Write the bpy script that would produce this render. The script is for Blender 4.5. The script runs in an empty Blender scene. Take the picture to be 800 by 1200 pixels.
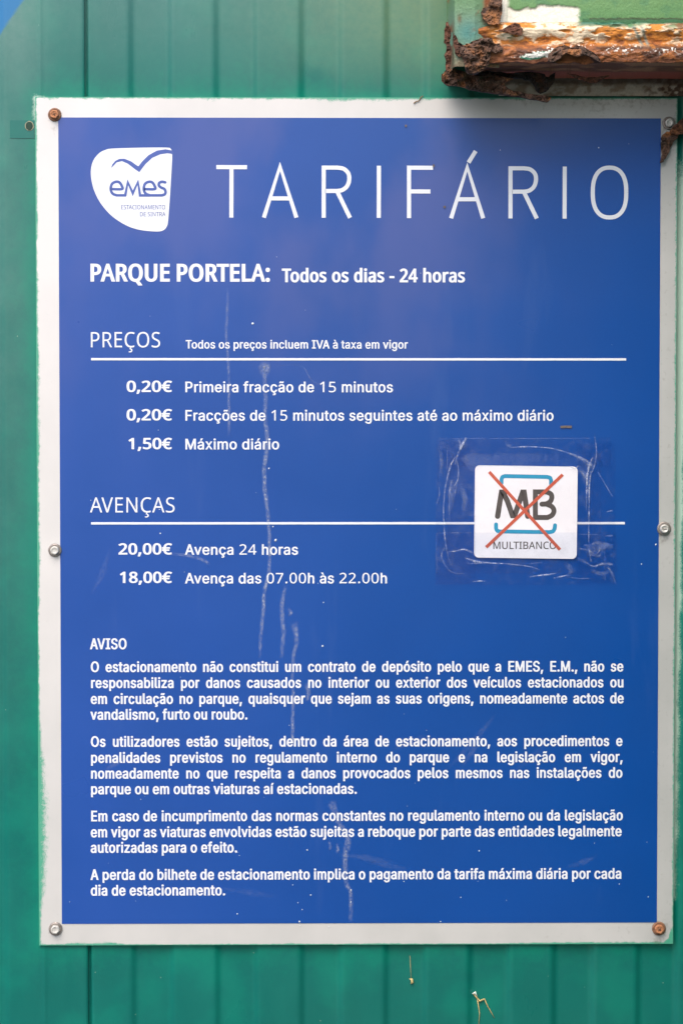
import bpy, math, random
import numpy as np
from mathutils import Vector, Matrix, noise as mnoise
from mathutils.geometry import tessellate_polygon

random.seed(7)
SC = bpy.context.scene
COL = SC.collection

# ------------------------------------------------------------------ camera
CAM_LOC = Vector((-0.02184109, -1.99873841, 0.06758501))
PITCH, YAW = -3.37989422e-02, -1.09282261e-02
FPX = 2500.0                                     # focal length in photo pixels (photo 800 x 1200)
CAM_M = Matrix.Rotation(YAW, 3, 'Z') @ Matrix.Rotation(math.pi/2 + PITCH, 3, 'X')
cd = bpy.data.cameras.new('camera')
cd.sensor_fit = 'VERTICAL'; cd.sensor_height = 36.0; cd.lens = 36.0*FPX/1200.0
cd.clip_start = 0.02; cd.clip_end = 3000
cam = bpy.data.objects.new('camera', cd); COL.objects.link(cam)
cam.location = CAM_LOC; cam.rotation_euler = CAM_M.to_euler()
cd.dof.use_dof = True; cd.dof.focus_distance = 2.0; cd.dof.aperture_fstop = 9.0
SC.camera = cam

# ------------------------------------------------------------------ sky, soft sun, exposure
SUN_EL, SUN_AZ = math.radians(54), math.radians(-18)     # azimuth to the left of the camera's side of the wall
w = bpy.data.worlds.new('World'); SC.world = w; w.use_nodes = True
nt = w.node_tree; nt.nodes.clear()
sky = nt.nodes.new('ShaderNodeTexSky'); sky.sky_type = 'NISHITA'; sky.sun_disc = False
sky.sun_elevation = SUN_EL; sky.dust_density = 4.0; sky.air_density = 1.0; sky.ozone_density = 1.0
# direction towards the sun: in front of the wall (-y), to the left (-x)
sdir = Vector((math.sin(SUN_AZ)*math.cos(SUN_EL), -math.cos(SUN_AZ)*math.cos(SUN_EL), math.sin(SUN_EL)))
sky.sun_rotation = math.atan2(sdir.x, sdir.y)
bg = nt.nodes.new('ShaderNodeBackground'); bg.inputs['Strength'].default_value = 0.15
wo = nt.nodes.new('ShaderNodeOutputWorld')
nt.links.new(sky.outputs[0], bg.inputs[0]); nt.links.new(bg.outputs[0], wo.inputs[0])
sl = bpy.data.lights.new('sun', 'SUN'); sl.energy = 0.8; sl.angle = math.radians(46); sl.color = (1.0, 0.97, 0.93)
so = bpy.data.objects.new('sun', sl); COL.objects.link(so); so.location = (-2, -3, 3)
so.rotation_euler = sdir.to_track_quat('Z', 'Y').to_euler()
SC.view_settings.view_transform = 'Standard'; SC.view_settings.look = 'None'
SC.view_settings.gamma = 1.0; SC.view_settings.use_curve_mapping = False
SC.view_settings.exposure = 0.92
SC.cycles.max_bounces = 8; SC.cycles.transparent_max_bounces = 24

# ------------------------------------------------------------------ helpers
def at(px, py, y=0.0):
    """the point of the photo's pixel on the vertical plane at depth y (metres behind the sign's face)"""
    d = CAM_M @ Vector(((px-400.0)/FPX, -(py-600.0)/FPX, -1.0))
    t = (y - CAM_LOC.y)/d.y
    return CAM_LOC + d*t
S = 0.0008                                       # metres per photo pixel at the sign

def link(o, parent=None):
    COL.objects.link(o)
    if parent: o.parent = parent
    return o
def mesh_obj(name, verts, faces, mat, parent=None, smooth=False, off=None):
    me = bpy.data.meshes.new(name)
    me.from_pydata([tuple(v) for v in verts], [], faces)
    me.materials.append(mat)
    if smooth:
        me.polygons.foreach_set('use_smooth', [True]*len(me.polygons))
    me.update()
    o = bpy.data.objects.new(name, me); link(o, parent)
    return o
def thing(name, loc, label, cat, group=None):
    o = bpy.data.objects.new(name, None); link(o); o.location = loc
    o.empty_display_size = 0.02
    tag(o, label, cat, group)
    return o
def tag(o, label=None, cat=None, group=None, kind=None):
    if label: o['label'] = label
    if cat: o['category'] = cat
    if group: o['group'] = group
    if kind: o['kind'] = kind
    return o
def keep(o, parent):
    """parent o (built in world coordinates) under an Empty that has a location"""
    o.parent = parent; o.matrix_parent_inverse = Matrix.Translation(parent.location).inverted()
    return o

def vnoise(x, z, seed=0):
    xi = np.floor(x).astype(np.int64); zi = np.floor(z).astype(np.int64)
    xf = x-xi; zf = z-zi
    xf = xf*xf*(3-2*xf); zf = zf*zf*(3-2*zf)
    def h(a, b):
        n = (a*374761393 + b*668265263 + seed*1442695041) & 0xffffffff
        n = ((n ^ (n >> 13))*1274126177) & 0xffffffff
        n = n ^ (n >> 16)
        return (n & 0xffff)/65535.0
    return (h(xi, zi)*(1-xf)+h(xi+1, zi)*xf)*(1-zf) + (h(xi, zi+1)*(1-xf)+h(xi+1, zi+1)*xf)*zf
def fbm(x, z, seed=0, oct=4):
    s = 0; a = 0.5; t = 0
    for i in range(oct):
        s = s + a*vnoise(x*2**i, z*2**i, seed+i*17); t += a; a *= 0.5
    return s/t
def sstep(a, b, v):
    t = np.clip((v-a)/(b-a), 0, 1); return t*t*(3-2*t)
def mixc(c, d, k):
    k = np.asarray(k)[..., None]
    return c*(1-k) + np.array(d, float)*k
def srgb(r, g, b):
    f = lambda c: (c/255/12.92) if c/255 <= .04045 else ((c/255+.055)/1.055)**2.4
    return (f(r), f(g), f(b))

# ------------------------------------------------------------------ materials
def new_mat(name):
    m = bpy.data.materials.new(name); m.use_nodes = True
    return m, m.node_tree, m.node_tree.nodes['Principled BSDF']
def N(nt, t, **kw):
    n = nt.nodes.new(t)
    for k, v in kw.items(): setattr(n, k, v)
    return n
def noise_node(nt, scale, detail=4, rough=0.55, coord='Object', vec=None):
    tc = N(nt, 'ShaderNodeTexCoord'); n = N(nt, 'ShaderNodeTexNoise')
    n.inputs['Scale'].default_value = scale; n.inputs['Detail'].default_value = detail
    n.inputs['Roughness'].default_value = rough
    if vec:
        mp = N(nt, 'ShaderNodeMapping'); mp.inputs['Scale'].default_value = vec
        nt.links.new(tc.outputs[coord], mp.inputs[0]); nt.links.new(mp.outputs[0], n.inputs['Vector'])
    else: nt.links.new(tc.outputs[coord], n.inputs['Vector'])
    return n
def maprange(nt, src, a, b, c=0.0, d=1.0, smooth=False):
    m = N(nt, 'ShaderNodeMapRange')
    if smooth: m.interpolation_type = 'SMOOTHSTEP'
    for i, v in enumerate((a, b, c, d)): m.inputs[i+1].default_value = v
    nt.links.new(src, m.inputs[0]); return m.outputs[0]
def mixcol(nt, fac, a, b, blend='MIX'):
    m = N(nt, 'ShaderNodeMix', data_type='RGBA', blend_type=blend)
    if isinstance(fac, (int, float)): m.inputs[0].default_value = fac
    else: nt.links.new(fac, m.inputs[0])
    for i, v in ((6, a), (7, b)):
        if isinstance(v, tuple): m.inputs[i].default_value = (*v, 1)
        else: nt.links.new(v, m.inputs[i])
    return m.outputs[2]
def math_node(nt, op, a, b=None, clamp=False):
    m = N(nt, 'ShaderNodeMath', operation=op, use_clamp=clamp)
    for i, v in enumerate((a, b)):
        if v is None: continue
        if isinstance(v, (int, float)): m.inputs[i].default_value = v
        else: nt.links.new(v, m.inputs[i])
    return m.outputs[0]
def bump(nt, bs, src, strength, dist):
    b = N(nt, 'ShaderNodeBump'); b.inputs['Strength'].default_value = strength; b.inputs['Distance'].default_value = dist
    nt.links.new(src, b.inputs['Height']); nt.links.new(b.outputs[0], bs.inputs['Normal']); return b

def simple(name, col, rough=0.5, var=0.12, scale=60, metal=0.0, bmp=0.0, spec=0.5, coat=0.0):
    m, nt, bs = new_mat(name)
    n = noise_node(nt, scale)
    lo = tuple(c*(1-var) for c in col); hi = tuple(min(1, c*(1+var)) for c in col)
    nt.links.new(mixcol(nt, maprange(nt, n.outputs[0], .3, .7), lo, hi), bs.inputs['Base Color'])
    bs.inputs['Roughness'].default_value = rough; bs.inputs['Metallic'].default_value = metal
    bs.inputs['Specular IOR Level'].default_value = spec
    if coat: bs.inputs['Coat Weight'].default_value = coat; bs.inputs['Coat Roughness'].default_value = .1
    if bmp: bump(nt, bs, n.outputs[0], .5, bmp)
    return m

BLUE = (0.0, 0.057, 0.283)
def sign_gloss(nt, bs):
    """the sun-aged gloss of the printed board: a soft broad sheen under a thin clearer coat"""
    n = noise_node(nt, 9, 3)
    nt.links.new(maprange(nt, n.outputs[0], .3, .7,   .27, .35), bs.inputs['Roughness'])
    bs.inputs['Specular IOR Level'].default_value = 0.42
    bs.inputs['Coat Weight'].default_value = 0.15; bs.inputs['Coat Roughness'].default_value = 0.12
    bs.inputs['Coat IOR'].default_value = 1.45
def mat_blue():
    m, nt, bs = new_mat('blue print')
    n = noise_node(nt, 7, 5); f = noise_node(nt, 900, 2)
    c = mixcol(nt, maprange(nt, n.outputs[0], .35, .65), tuple(c*.96 for c in BLUE), tuple(c*1.05 for c in BLUE))
    c = mixcol(nt, maprange(nt, f.outputs[0], .3, .7, 0, .10), c, (0.005, 0.11, 0.42))
    # faint chalky wipe marks, long and slanted
    s = noise_node(nt, 18, 4, .7, vec=(1.0, 1.0, .16))
    c = mixcol(nt, maprange(nt, s.outputs[0], .60, .80, 0, .05), c, (0.30, 0.36, 0.52))
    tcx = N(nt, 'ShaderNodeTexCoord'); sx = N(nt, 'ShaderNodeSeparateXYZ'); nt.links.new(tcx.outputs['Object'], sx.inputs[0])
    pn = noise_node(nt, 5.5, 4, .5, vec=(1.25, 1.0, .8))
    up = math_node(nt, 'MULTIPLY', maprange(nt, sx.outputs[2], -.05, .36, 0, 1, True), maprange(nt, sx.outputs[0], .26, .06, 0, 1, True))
    pf = math_node(nt, 'MULTIPLY', up, maprange(nt, pn.outputs[0], .42, .58, .08, .70, True))  # cloudy sky sheen painted into the upper part of the blue
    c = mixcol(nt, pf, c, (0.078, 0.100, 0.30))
    lf = math_node(nt, 'MULTIPLY', maprange(nt, sx.outputs[0], .10, -.26, 0, .42, True), maprange(nt, n.outputs[0], .3, .7, .6, 1.0))  # brighter left side: fall of light across the board, painted in
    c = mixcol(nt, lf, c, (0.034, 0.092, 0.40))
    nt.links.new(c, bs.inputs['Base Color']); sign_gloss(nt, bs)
    b = noise_node(nt, 14, 2); bump(nt, bs, b.outputs[0], .25, .0006)
    return m
def mat_board():
    """white-painted metal board; attribute 'spray' R = green overspray at the rim, G = grime and darker right side, B = painted fall of light"""
    m, nt, bs = new_mat('white board')
    at_ = N(nt, 'ShaderNodeAttribute'); at_.attribute_name = 'spray'
    sep = N(nt, 'ShaderNodeSeparateColor'); nt.links.new(at_.outputs['Color'], sep.inputs[0])
    fine = noise_node(nt, 1300, 3, .7); mid = noise_node(nt, 220, 4, .65); big = noise_node(nt, 16, 4)
    wf = math_node(nt, 'ADD', sep.outputs[2], maprange(nt, big.outputs[0], .3, .7, -.10, .10))
    c = mixcol(nt, wf, (0.42, 0.425, 0.405), (0.73, 0.70, 0.68))  # grey to white blend carries the border's painted fall of light
    c = mixcol(nt, maprange(nt, fine.outputs[0], .35, .75, 0, .10), c, (.45, .44, .42))
    # overspray: the smooth field is broken up by droplet noise
    h = math_node(nt, 'ADD', sep.outputs[0], maprange(nt, fine.outputs[0], .25, .75, -.30, .30))
    h = math_node(nt, 'ADD', h, maprange(nt, mid.outputs[0], .3, .7, -.18, .18))
    c = mixcol(nt, maprange(nt, h, .42, .72, 0, .92), c, (0.03, 0.33, 0.20))
    g = math_node(nt, 'ADD', sep.outputs[1], maprange(nt, mid.outputs[0], .3, .7, -.3, .3))
    c = mixcol(nt, maprange(nt, g, .3, .9, 0, .75), c, (0.16, 0.135, 0.10))
    nt.links.new(c, bs.inputs['Base Color']); bs.inputs['Roughness'].default_value = .42
    bump(nt, bs, fine.outputs[0], .2, .0002)
    return m
def mat_wall():
    """old green gloss paint; 'paint' R = fresh green halo, G = white overspray, B = blue paint, A = painted sheen"""
    m, nt, bs = new_mat('green sheet metal')
    a = N(nt, 'ShaderNodeAttribute'); a.attribute_name = 'paint'
    sep = N(nt, 'ShaderNodeSeparateColor'); nt.links.new(a.outputs['Color'], sep.inputs[0])
    big = noise_node(nt, 5, 4); brush = noise_node(nt, 26, 4, .6, vec=(1.0, 1.0, .35)); fine = noise_node(nt, 1100, 3, .7)
    mid = noise_node(nt, 160, 4, .7); hb = noise_node(nt, 20, 4, .6, vec=(.3, 1.0, 1.6))
    c = mixcol(nt, maprange(nt, big.outputs[0], .3, .7), (0.0, 0.113, 0.095), (0.001, 0.142, 0.116))
    c = mixcol(nt, maprange(nt, brush.outputs[0], .4, .75, 0, .30), c, (0.0, 0.180, 0.138))
    cl = noise_node(nt, 13, 4, .55)
    c = mixcol(nt, maprange(nt, cl.outputs[0], .48, .68, 0, .5, True), c, (0.0, 0.205, 0.142))
    c = mixcol(nt, maprange(nt, hb.outputs[0], .55, .8, 0, .35), c, (0.004, 0.105, 0.080))
    c = mixcol(nt, maprange(nt, fine.outputs[0], .35, .75, 0, .13), c, (0.0, 0.22, 0.17))
    tcx = N(nt, 'ShaderNodeTexCoord'); sx = N(nt, 'ShaderNodeSeparateXYZ'); nt.links.new(tcx.outputs['Object'], sx.inputs[0])
    ycol = mixcol(nt, maprange(nt, sx.outputs[0], -.15, .10, 0, 1), (0.17, 0.28, 0.25), (0.27, 0.33, 0.15))  # tint of the painted sheen, bluish to yellow-green
    c = mixcol(nt, math_node(nt, 'MULTIPLY', a.outputs['Alpha'], maprange(nt, mid.outputs[0], .2, .8, .7, 1.1)), c, ycol)
    c = mixcol(nt, maprange(nt, math_node(nt, 'ADD', sep.outputs[0], maprange(nt, mid.outputs[0], .3, .7, -.15, .15)), .1, .9, 0, .75), c, (0.0, 0.235, 0.145))
    h = math_node(nt, 'ADD', sep.outputs[1], maprange(nt, fine.outputs[0], .25, .75, -.28, .28))
    h = math_node(nt, 'ADD', h, maprange(nt, mid.outputs[0], .3, .7, -.14, .14))
    c = mixcol(nt, maprange(nt, h, .35, .85, 0, .92), c, (0.44, 0.60, 0.50))
    c = mixcol(nt, sep.outputs[2], c, (0.030, 0.175, 0.38))
    vo = N(nt, 'ShaderNodeTexVoronoi'); vo.inputs['Scale'].default_value = 42
    tc = N(nt, 'ShaderNodeTexCoord'); nt.links.new(tc.outputs['Object'], vo.inputs['Vector'])
    c = mixcol(nt, maprange(nt, vo.outputs['Distance'], .014, .026, .6, 0), c, (.42, .55, .42))
    nt.links.new(c, bs.inputs['Base Color'])
    nt.links.new(maprange(nt, brush.outputs[0], .3, .7, .26, .40), bs.inputs['Roughness'])
    bs.inputs['Specular IOR Level'].default_value = .34
    hh = math_node(nt, 'ADD', math_node(nt, 'MULTIPLY', fine.outputs[0], .25), brush.outputs[0])
    bump(nt, bs, hh, .3, .0008)
    return m
def mat_vcol(name, rough=(.45, .85), bscale=500, bdist=.0006, grain=.35, spec=.4):
    """colour laid out per vertex (paint, primer, rust patches), roughened by fine noise"""
    m, nt, bs = new_mat(name)
    a = N(nt, 'ShaderNodeAttribute'); a.attribute_name = 'paint'
    f = noise_node(nt, bscale, 5, .7); g = noise_node(nt, bscale*.25, 4, .6)
    c = mixcol(nt, maprange(nt, f.outputs[0], .3, .7, 0, grain), a.outputs['Color'], mixcol(nt, 1.0, a.outputs['Color'], (.38, .30, .26), 'MULTIPLY'))
    nt.links.new(c, bs.inputs['Base Color'])
    r = math_node(nt, 'ADD', math_node(nt, 'MULTIPLY', a.outputs['Alpha'], rough[1]-rough[0]), rough[0])
    nt.links.new(r, bs.inputs['Roughness']); bs.inputs['Specular IOR Level'].default_value = spec
    bump(nt, bs, math_node(nt, 'ADD', f.outputs[0], g.outputs[0]), .8, bdist)
    return m
def mat_rust(name, dark=(0.040, 0.024, 0.018), mid=(0.15, 0.078, 0.050), hot=(0.42, 0.165, 0.05)):
    m, nt, bs = new_mat(name)
    a = noise_node(nt, 110, 6, .7); b = noise_node(nt, 420, 5, .7); c_ = noise_node(nt, 60, 4, .6)
    c = mixcol(nt, maprange(nt, a.outputs[0], .35, .6), dark, mid)
    c = mixcol(nt, maprange(nt, c_.outputs[0], .52, .70, 0, .85), c, hot)
    c = mixcol(nt, maprange(nt, b.outputs[0], .58, .75, 0, .35), c, (0.22, 0.17, 0.14))
    nt.links.new(c, bs.inputs['Base Color']); bs.inputs['Roughness'].default_value = .8
    bump(nt, bs, math_node(nt, 'ADD', b.outputs[0], a.outputs[0]), 1.0, .0012)
    return m
def mat_film(name, col, alpha, nscale=500, soft=True, rough=.6):
    """thin whitish residue lying on the print: attribute 'cov' = cover, broken up by noise"""
    m, nt, bs = new_mat(name)
    a = N(nt, 'ShaderNodeAttribute'); a.attribute_name = 'cov'
    f = noise_node(nt, nscale, 4, .7); g = noise_node(nt, nscale*.15, 3, .6)
    k = math_node(nt, 'MULTIPLY', a.outputs['Fac'], maprange(nt, f.outputs[0], .40, .62, .12, 1.0))
    k = math_node(nt, 'MULTIPLY', k, maprange(nt, g.outputs[0], .3, .7, .45, 1.25))
    nt.links.new(math_node(nt, 'MULTIPLY', k, alpha, clamp=True), bs.inputs['Alpha'])
    bs.inputs['Base Color'].default_value = (*col, 1); bs.inputs['Roughness'].default_value = rough
    return m

M_blue, M_board, M_wall = mat_blue(), mat_board(), mat_wall()
M_white = simple('white print', (0.78, 0.79, 0.83), .38, .03, 40, spec=.6, coat=.4)
M_white_thin = simple('white title print', (0.72, 0.74, 0.80), .38, .03, 40, spec=.6, coat=.4)
M_logo_blue = simple('logo blue print', (0.055, 0.10, 0.36), .38, .05, 40, spec=.6)
M_small_blue = simple('small logo lettering print', (0.07, 0.11, 0.33), .38, .05, 40)
M_card = simple('laminated white card', (0.87, 0.87, 0.88), .30, .03, 30)
M_ink = simple('dark warm grey print', (0.085, 0.072, 0.065), .4, .1, 200)
M_cyan = simple('cyan blue print', (0.018, 0.29, 0.47), .4, .08, 120)
M_red = simple('red marker print', (0.56, 0.100, 0.050), .4, .15, 500)
M_steel = simple('weathered screw steel', (0.30, 0.265, 0.24), .42, .25, 350, metal=.55, bmp=.0004)
M_brown = simple('rusty screw', (0.23, 0.115, 0.065), .6, .45, 300, metal=.15, bmp=.0008)
M_orange = simple('orange rust on screw head', (0.46, 0.19, 0.085), .7, .4, 420, bmp=.0008)
M_plate = simple('pale worn steel', (0.60, 0.58, 0.54), .45, .15, 400, metal=.3, bmp=.0003)
M_dark = simple('dark hole', (0.012, 0.045, 0.028), .7, .3, 300)
M_rust, M_rust2 = mat_rust('dark flaking rust'), mat_rust('reddish rust', (0.045, 0.020, 0.012), (0.15, 0.055, 0.028), (0.30, 0.12, 0.05))
M_straw = simple('dry straw', (0.52, 0.40, 0.17), .7, .3, 300)
M_brown_flake = simple('brown flake', (0.20, 0.115, 0.05), .8, .3, 500)
M_drip = mat_film('dried mineral drip', (0.62, 0.67, 0.76), .50)
M_smear = mat_film('chalky smear', (0.66, 0.70, 0.78), .40)
M_speck = simple('pale speck', (0.74, 0.78, 0.80), .6, .1, 100)
M_vcol = mat_vcol('peeling painted steel', rough=(.38, .9))

# ------------------------------------------------------------------ shape helpers on the board's plane
def catmull(pts, n=6, closed=False):
    P = [Vector(p) for p in pts]; out = []
    m = len(P); rng = range(m if closed else m-1)
    for i in rng:
        p0 = P[(i-1) % m] if (closed or i > 0) else P[0]*2-P[1]
        p1 = P[i]; p2 = P[(i+1) % m]
        p3 = P[(i+2) % m] if (closed or i+2 < m) else P[-1]*2-P[-2]
        for k in range(n):
            t = k/n
            out.append(0.5*((2*p1)+(p2-p0)*t+(2*p0-5*p1+4*p2-p3)*t*t+(3*p1-p0-3*p2+p3)*t**3))
    if not closed: out.append(P[-1])
    return [tuple(v) for v in out]
def ribbon_geo(pts, width, y, V, F, caps=True):
    """a mitred stroke of the given width (px) along px points; rounded ends if caps"""
    P = [Vector((p[0], p[1])) for p in pts]; n = len(P)
    W = width if isinstance(width, (list, tuple)) else [width]*n
    L = []; Rr = []
    for i in range(n):
        a = (P[i]-P[i-1]).normalized() if i > 0 else None
        b = (P[i+1]-P[i]).normalized() if i < n-1 else None
        if a is None: a = b
        if b is None: b = a
        t = (a+b)
        t = t.normalized() if t.length > 1e-6 else a
        nn = Vector((-t.y, t.x)); k = 1.0/max(.45, abs(nn.dot(Vector((-a.y, a.x)))))
        L.append(P[i]+nn*W[i]*.5*k); Rr.append(P[i]-nn*W[i]*.5*k)
    b0 = len(V)
    for i in range(n):
        V.append(at(L[i].x, L[i].y, y)); V.append(at(Rr[i].x, Rr[i].y, y))
    for i in range(n-1):
        F.append((b0+2*i, b0+2*i+2, b0+2*i+3, b0+2*i+1))
    if caps:
        for e, (c, q, sgn) in enumerate(((P[0], P[1], 1), (P[-1], P[-2], 1))):
            d = (c-q).normalized(); nn = Vector((-d.y, d.x)); r = W[0 if e == 0 else -1]*.5
            s = len(V)
            for k in range(9):
                a = -math.pi/2+math.pi*k/8
                v = c + d*math.cos(a)*r + nn*math.sin(a)*r
                V.append(at(v.x, v.y, y))
            F.append(tuple(range(s, s+9)))
def face_up(o):
    """make every face of a flat print look towards the camera side (-y)"""
    me = o.data
    import bmesh
    bm = bmesh.new(); bm.from_mesh(me)
    for f in bm.faces:
        f.normal_update()
        if f.normal.y > 0: f.normal_flip()
    bm.to_mesh(me); bm.free()
def strokes(name, paths, width, y, mat, parent, caps=True, step=0.00003):
    V, F = [], []
    for i, p in enumerate(paths):
        ribbon_geo(p, width, y - i*step, V, F, caps)
    o = mesh_obj(name, V, F, mat); face_up(o)
    return keep(o, parent)
def flat_poly(name, pts, y, mat, parent=None, thick=0.0):
    P = [at(p[0], p[1], y) for p in pts]
    tri = tessellate_polygon([P]); n = len(P)
    V = list(P); F = [tuple(t) for t in tri]
    if thick:
        V += [v+Vector((0, thick, 0)) for v in P]
        F += [(i, (i+1) % n, n+(i+1) % n, n+i) for i in range(n)]
    o = mesh_obj(name, V, F, mat)
    import bmesh
    bm = bmesh.new(); bm.from_mesh(o.data)
    if thick: bmesh.ops.recalc_face_normals(bm, faces=bm.faces)
    bm.to_mesh(o.data); bm.free()
    if not thick: face_up(o)
    return keep(o, parent) if parent else o
def box(name, x0, x1, y0, y1, z0, z1, mat, parent=None, bevel=0):
    import bmesh
    bm = bmesh.new(); bmesh.ops.create_cube(bm, size=1)
    for v in bm.verts:
        v.co = Vector(((x0+x1)/2+v.co.x*(x1-x0), (y0+y1)/2+v.co.y*(y1-y0), (z0+z1)/2+v.co.z*(z1-z0)))
    if bevel: bmesh.ops.bevel(bm, geom=list(bm.edges), offset=bevel, segments=2, affect='EDGES')
    me = bpy.data.meshes.new(name); bm.to_mesh(me); bm.free(); me.materials.append(mat)
    o = bpy.data.objects.new(name, me); link(o)
    return keep(o, parent) if parent else o
def set_attr(me, name, arr, kind='FLOAT_COLOR'):
    a = me.attributes.new(name, kind, 'POINT')
    a.data.foreach_set('color' if kind == 'FLOAT_COLOR' else 'value', np.ascontiguousarray(arr, dtype=np.float32).ravel())
def grid_obj(name, X, Y, Z, mat, parent=None, col=None, keepmask=None, attr='paint', smooth=True):
    """a sheet from 2-D arrays of coordinates (rows, columns)"""
    r, c = X.shape
    me = bpy.data.meshes.new(name)
    idx = np.arange(r*c).reshape(r, c)
    q = np.stack([idx[:-1, :-1], idx[:-1, 1:], idx[1:, 1:], idx[1:, :-1]], -1).reshape(-1, 4)
    if keepmask is not None:
        km = (keepmask[:-1, :-1] & keepmask[:-1, 1:] & keepmask[1:, 1:] & keepmask[1:, :-1]).ravel()
        q = q[km]
    me.vertices.add(r*c); me.vertices.foreach_set('co', np.stack([X, Y, Z], -1).astype(np.float32).ravel())
    me.loops.add(q.size); me.loops.foreach_set('vertex_index', q.ravel().astype(np.int32))
    me.polygons.add(len(q)); me.polygons.foreach_set('loop_start', np.arange(0, q.size, 4, dtype=np.int32))
    me.polygons.foreach_set('use_smooth', np.full(len(q), smooth))
    me.update(calc_edges=True); me.materials.append(mat)
    if col is not None: set_attr(me, attr, col.reshape(-1, 4))
    if keepmask is not None:
        import bmesh
        bm = bmesh.new(); bm.from_mesh(me)
        bmesh.ops.delete(bm, geom=[v for v in bm.verts if not v.link_faces], context='VERTS')
        bm.to_mesh(me); bm.free()
    o = bpy.data.objects.new(name, me); link(o)
    return keep(o, parent) if parent else o
def wx(px, py=600, y=0.0): return at(px, py, y).x
def wz(py, px=400, y=0.0): return at(px, py, y).z
CX = np.array(at(400, 600)); DX = (at(401, 600)-at(400, 600)).x; DZ = (at(400, 599)-at(400, 600)).z
def to_px(X, Z):
    """approximate photo pixel of points on the wall plane (used only to lay paint out)"""
    c = np.array(CAM_LOC); M = np.array(CAM_M)
    q = np.stack([X-c[0], np.zeros_like(X)-c[1], Z-c[2]], -1) @ M
    return 400+FPX*q[..., 0]/-q[..., 2], 600-FPX*q[..., 1]/-q[..., 2]

# ================================================================== ground (below the picture; it lights the wall's foot)
M_ground = simple('worn asphalt', (0.085, 0.083, 0.08), .85, .25, 30)
g = mesh_obj('ground', [(-1500, -1500, -1.25), (1500, -1500, -1.25), (1500, .3, -1.25), (-1500, .3, -1.25)], [(0, 1, 2, 3)], M_ground)
tag(g, kind='structure')

# ================================================================== corrugated wall
Y_HI, Y_LO = 0.0045, 0.0077                     # crest and trough of the ribbed sheet behind the board
wall = thing('sheet_metal_wall', (0, .02, -.6), 'green painted ribbed sheet metal wall behind the parking tariff board', 'wall')
Z0, Z1 = wz(1330), wz(-140)
SEAM = wx(101.3)
def wall_paint(X, Z):
    px, py = to_px(X, Z)
    L, R_, T, B = 44.5, 786, 113.5, 1107.5       # the board's outline
    Lx = 41 + (py-113)*.0065; Rx = 801 - (py-113)*.018
    dx = np.maximum(Lx-px, px-Rx); dy = np.maximum(T-py, py-B)
    d = np.where((dx > 0) & (dy > 0), np.hypot(dx, dy), np.maximum(dx, dy))
    n1 = fbm(px/60, py/60, 3); n2 = fbm(px/25, py/25, 9)
    reach = 8 + 18*n1
    halo = np.exp(-np.clip(d, 0, 999)/reach)*(.35+.70*n2)
    halo *= np.where(px > 520, np.where(py < 300, .6, 1), 1)
    white = np.zeros_like(px)
    # top left corner: white spray on the wall
    white += .95*np.exp(-np.clip(d, 0, 999)/3.6)*sstep(190, 130, py)*sstep(60, 40, px)
    white += .45*np.exp(-np.clip(d, 0, 999)/2.2)*(py < 120)*sstep(.3, .7, n2)
    # right-hand side: a mint strip along the board
    rs = (px > 700)*sstep(150, 240, py)*sstep(1085, 1040, py)
    white += rs*1.05*np.exp(-np.clip(d-3-4*n2, 0, 999)/(4.0))
    white += .35*np.exp(-np.clip(d, 0, 999)/2.5)*(py > 1100)
    blue = sstep(1.5, -1.5, (px/26.5 + py/38.5 - 1)*22)*(px < 60)*(py < 60)
    wall_sheen = sstep(150, -40, py)*.55*(.55+.5*fbm(px/130, py/70, 31))  # hazy reflection painted into the wall's colour, strongest at the top
    wall_sheen *= (.70+.55*sstep(240, 520, px))
    # the lower edge of the painted sheen is uneven
    wall_sheen *= sstep(.30, .55, fbm(px/40, py/90, 44) + (120-py)/190)
    wall_sheen += .03*fbm(px/90, py/200, 5) + .30*sstep(75, 20, px)*sstep(1000, 200, py)*(.6+.7*n2) + .08*sstep(160, -20, py)  # haze along the left edge is painted in as well
    return np.stack([np.clip(halo, 0, 1), np.clip(white, 0, 1.2), blue, np.clip(wall_sheen, 0, 1)], -1)
def wall_sheet(edges, name='wall_panel', label=None, xend=None):
    xs = []
    for i, (xa, ya) in enumerate(edges[:-1]):
        xb, yb = edges[i+1]
        n = max(1, int(math.ceil((xb-xa)/(3.2*S))))
        if abs(ya-yb) > 1e-6: n = max(n, 3)
        for k in range(n):
            t = k/n; e = t*t*(3-2*t)
            xs.append((xa+(xb-xa)*t, ya+(yb-ya)*e))
    xs.append(edges[-1])
    xs = np.array(xs); zs = np.linspace(Z0, Z1, 430)
    X, Z = np.meshgrid(xs[:, 0], zs); Y = np.repeat(xs[:, 1][None], len(zs), 0)
    # slight waves in the thin sheet
    Y = Y + .0011*(fbm(X*7+50, Z*4+50, 21, 3)-.5)
    return grid_obj(name, X, Y, Z, M_wall, wall, wall_paint(X, Z))
e = [(SEAM+.0004, Y_HI+.0012)]
HALF = 3.4*S
pxs = 154.5
while pxs < 1010:                                  # crest -> trough at pxs, trough -> crest 46 px on
    a, b = wx(pxs), wx(pxs+45.5)
    e += [(a-HALF*1.2, Y_HI), (a+HALF*1.2, Y_LO), (b-HALF*1.05, Y_LO), (b+HALF*1.05, Y_HI)]; pxs += 99.3
e += [(e[-1][0]+.06, Y_HI)]
e[0] = (SEAM-.006, Y_HI+.0042); e.insert(1, (SEAM+.0022, Y_HI+.0042)); e.insert(2, (SEAM+.0029, Y_HI))
p = wall_sheet(e); tag(p, 'right hand ribbed sheet of the wall')
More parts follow.
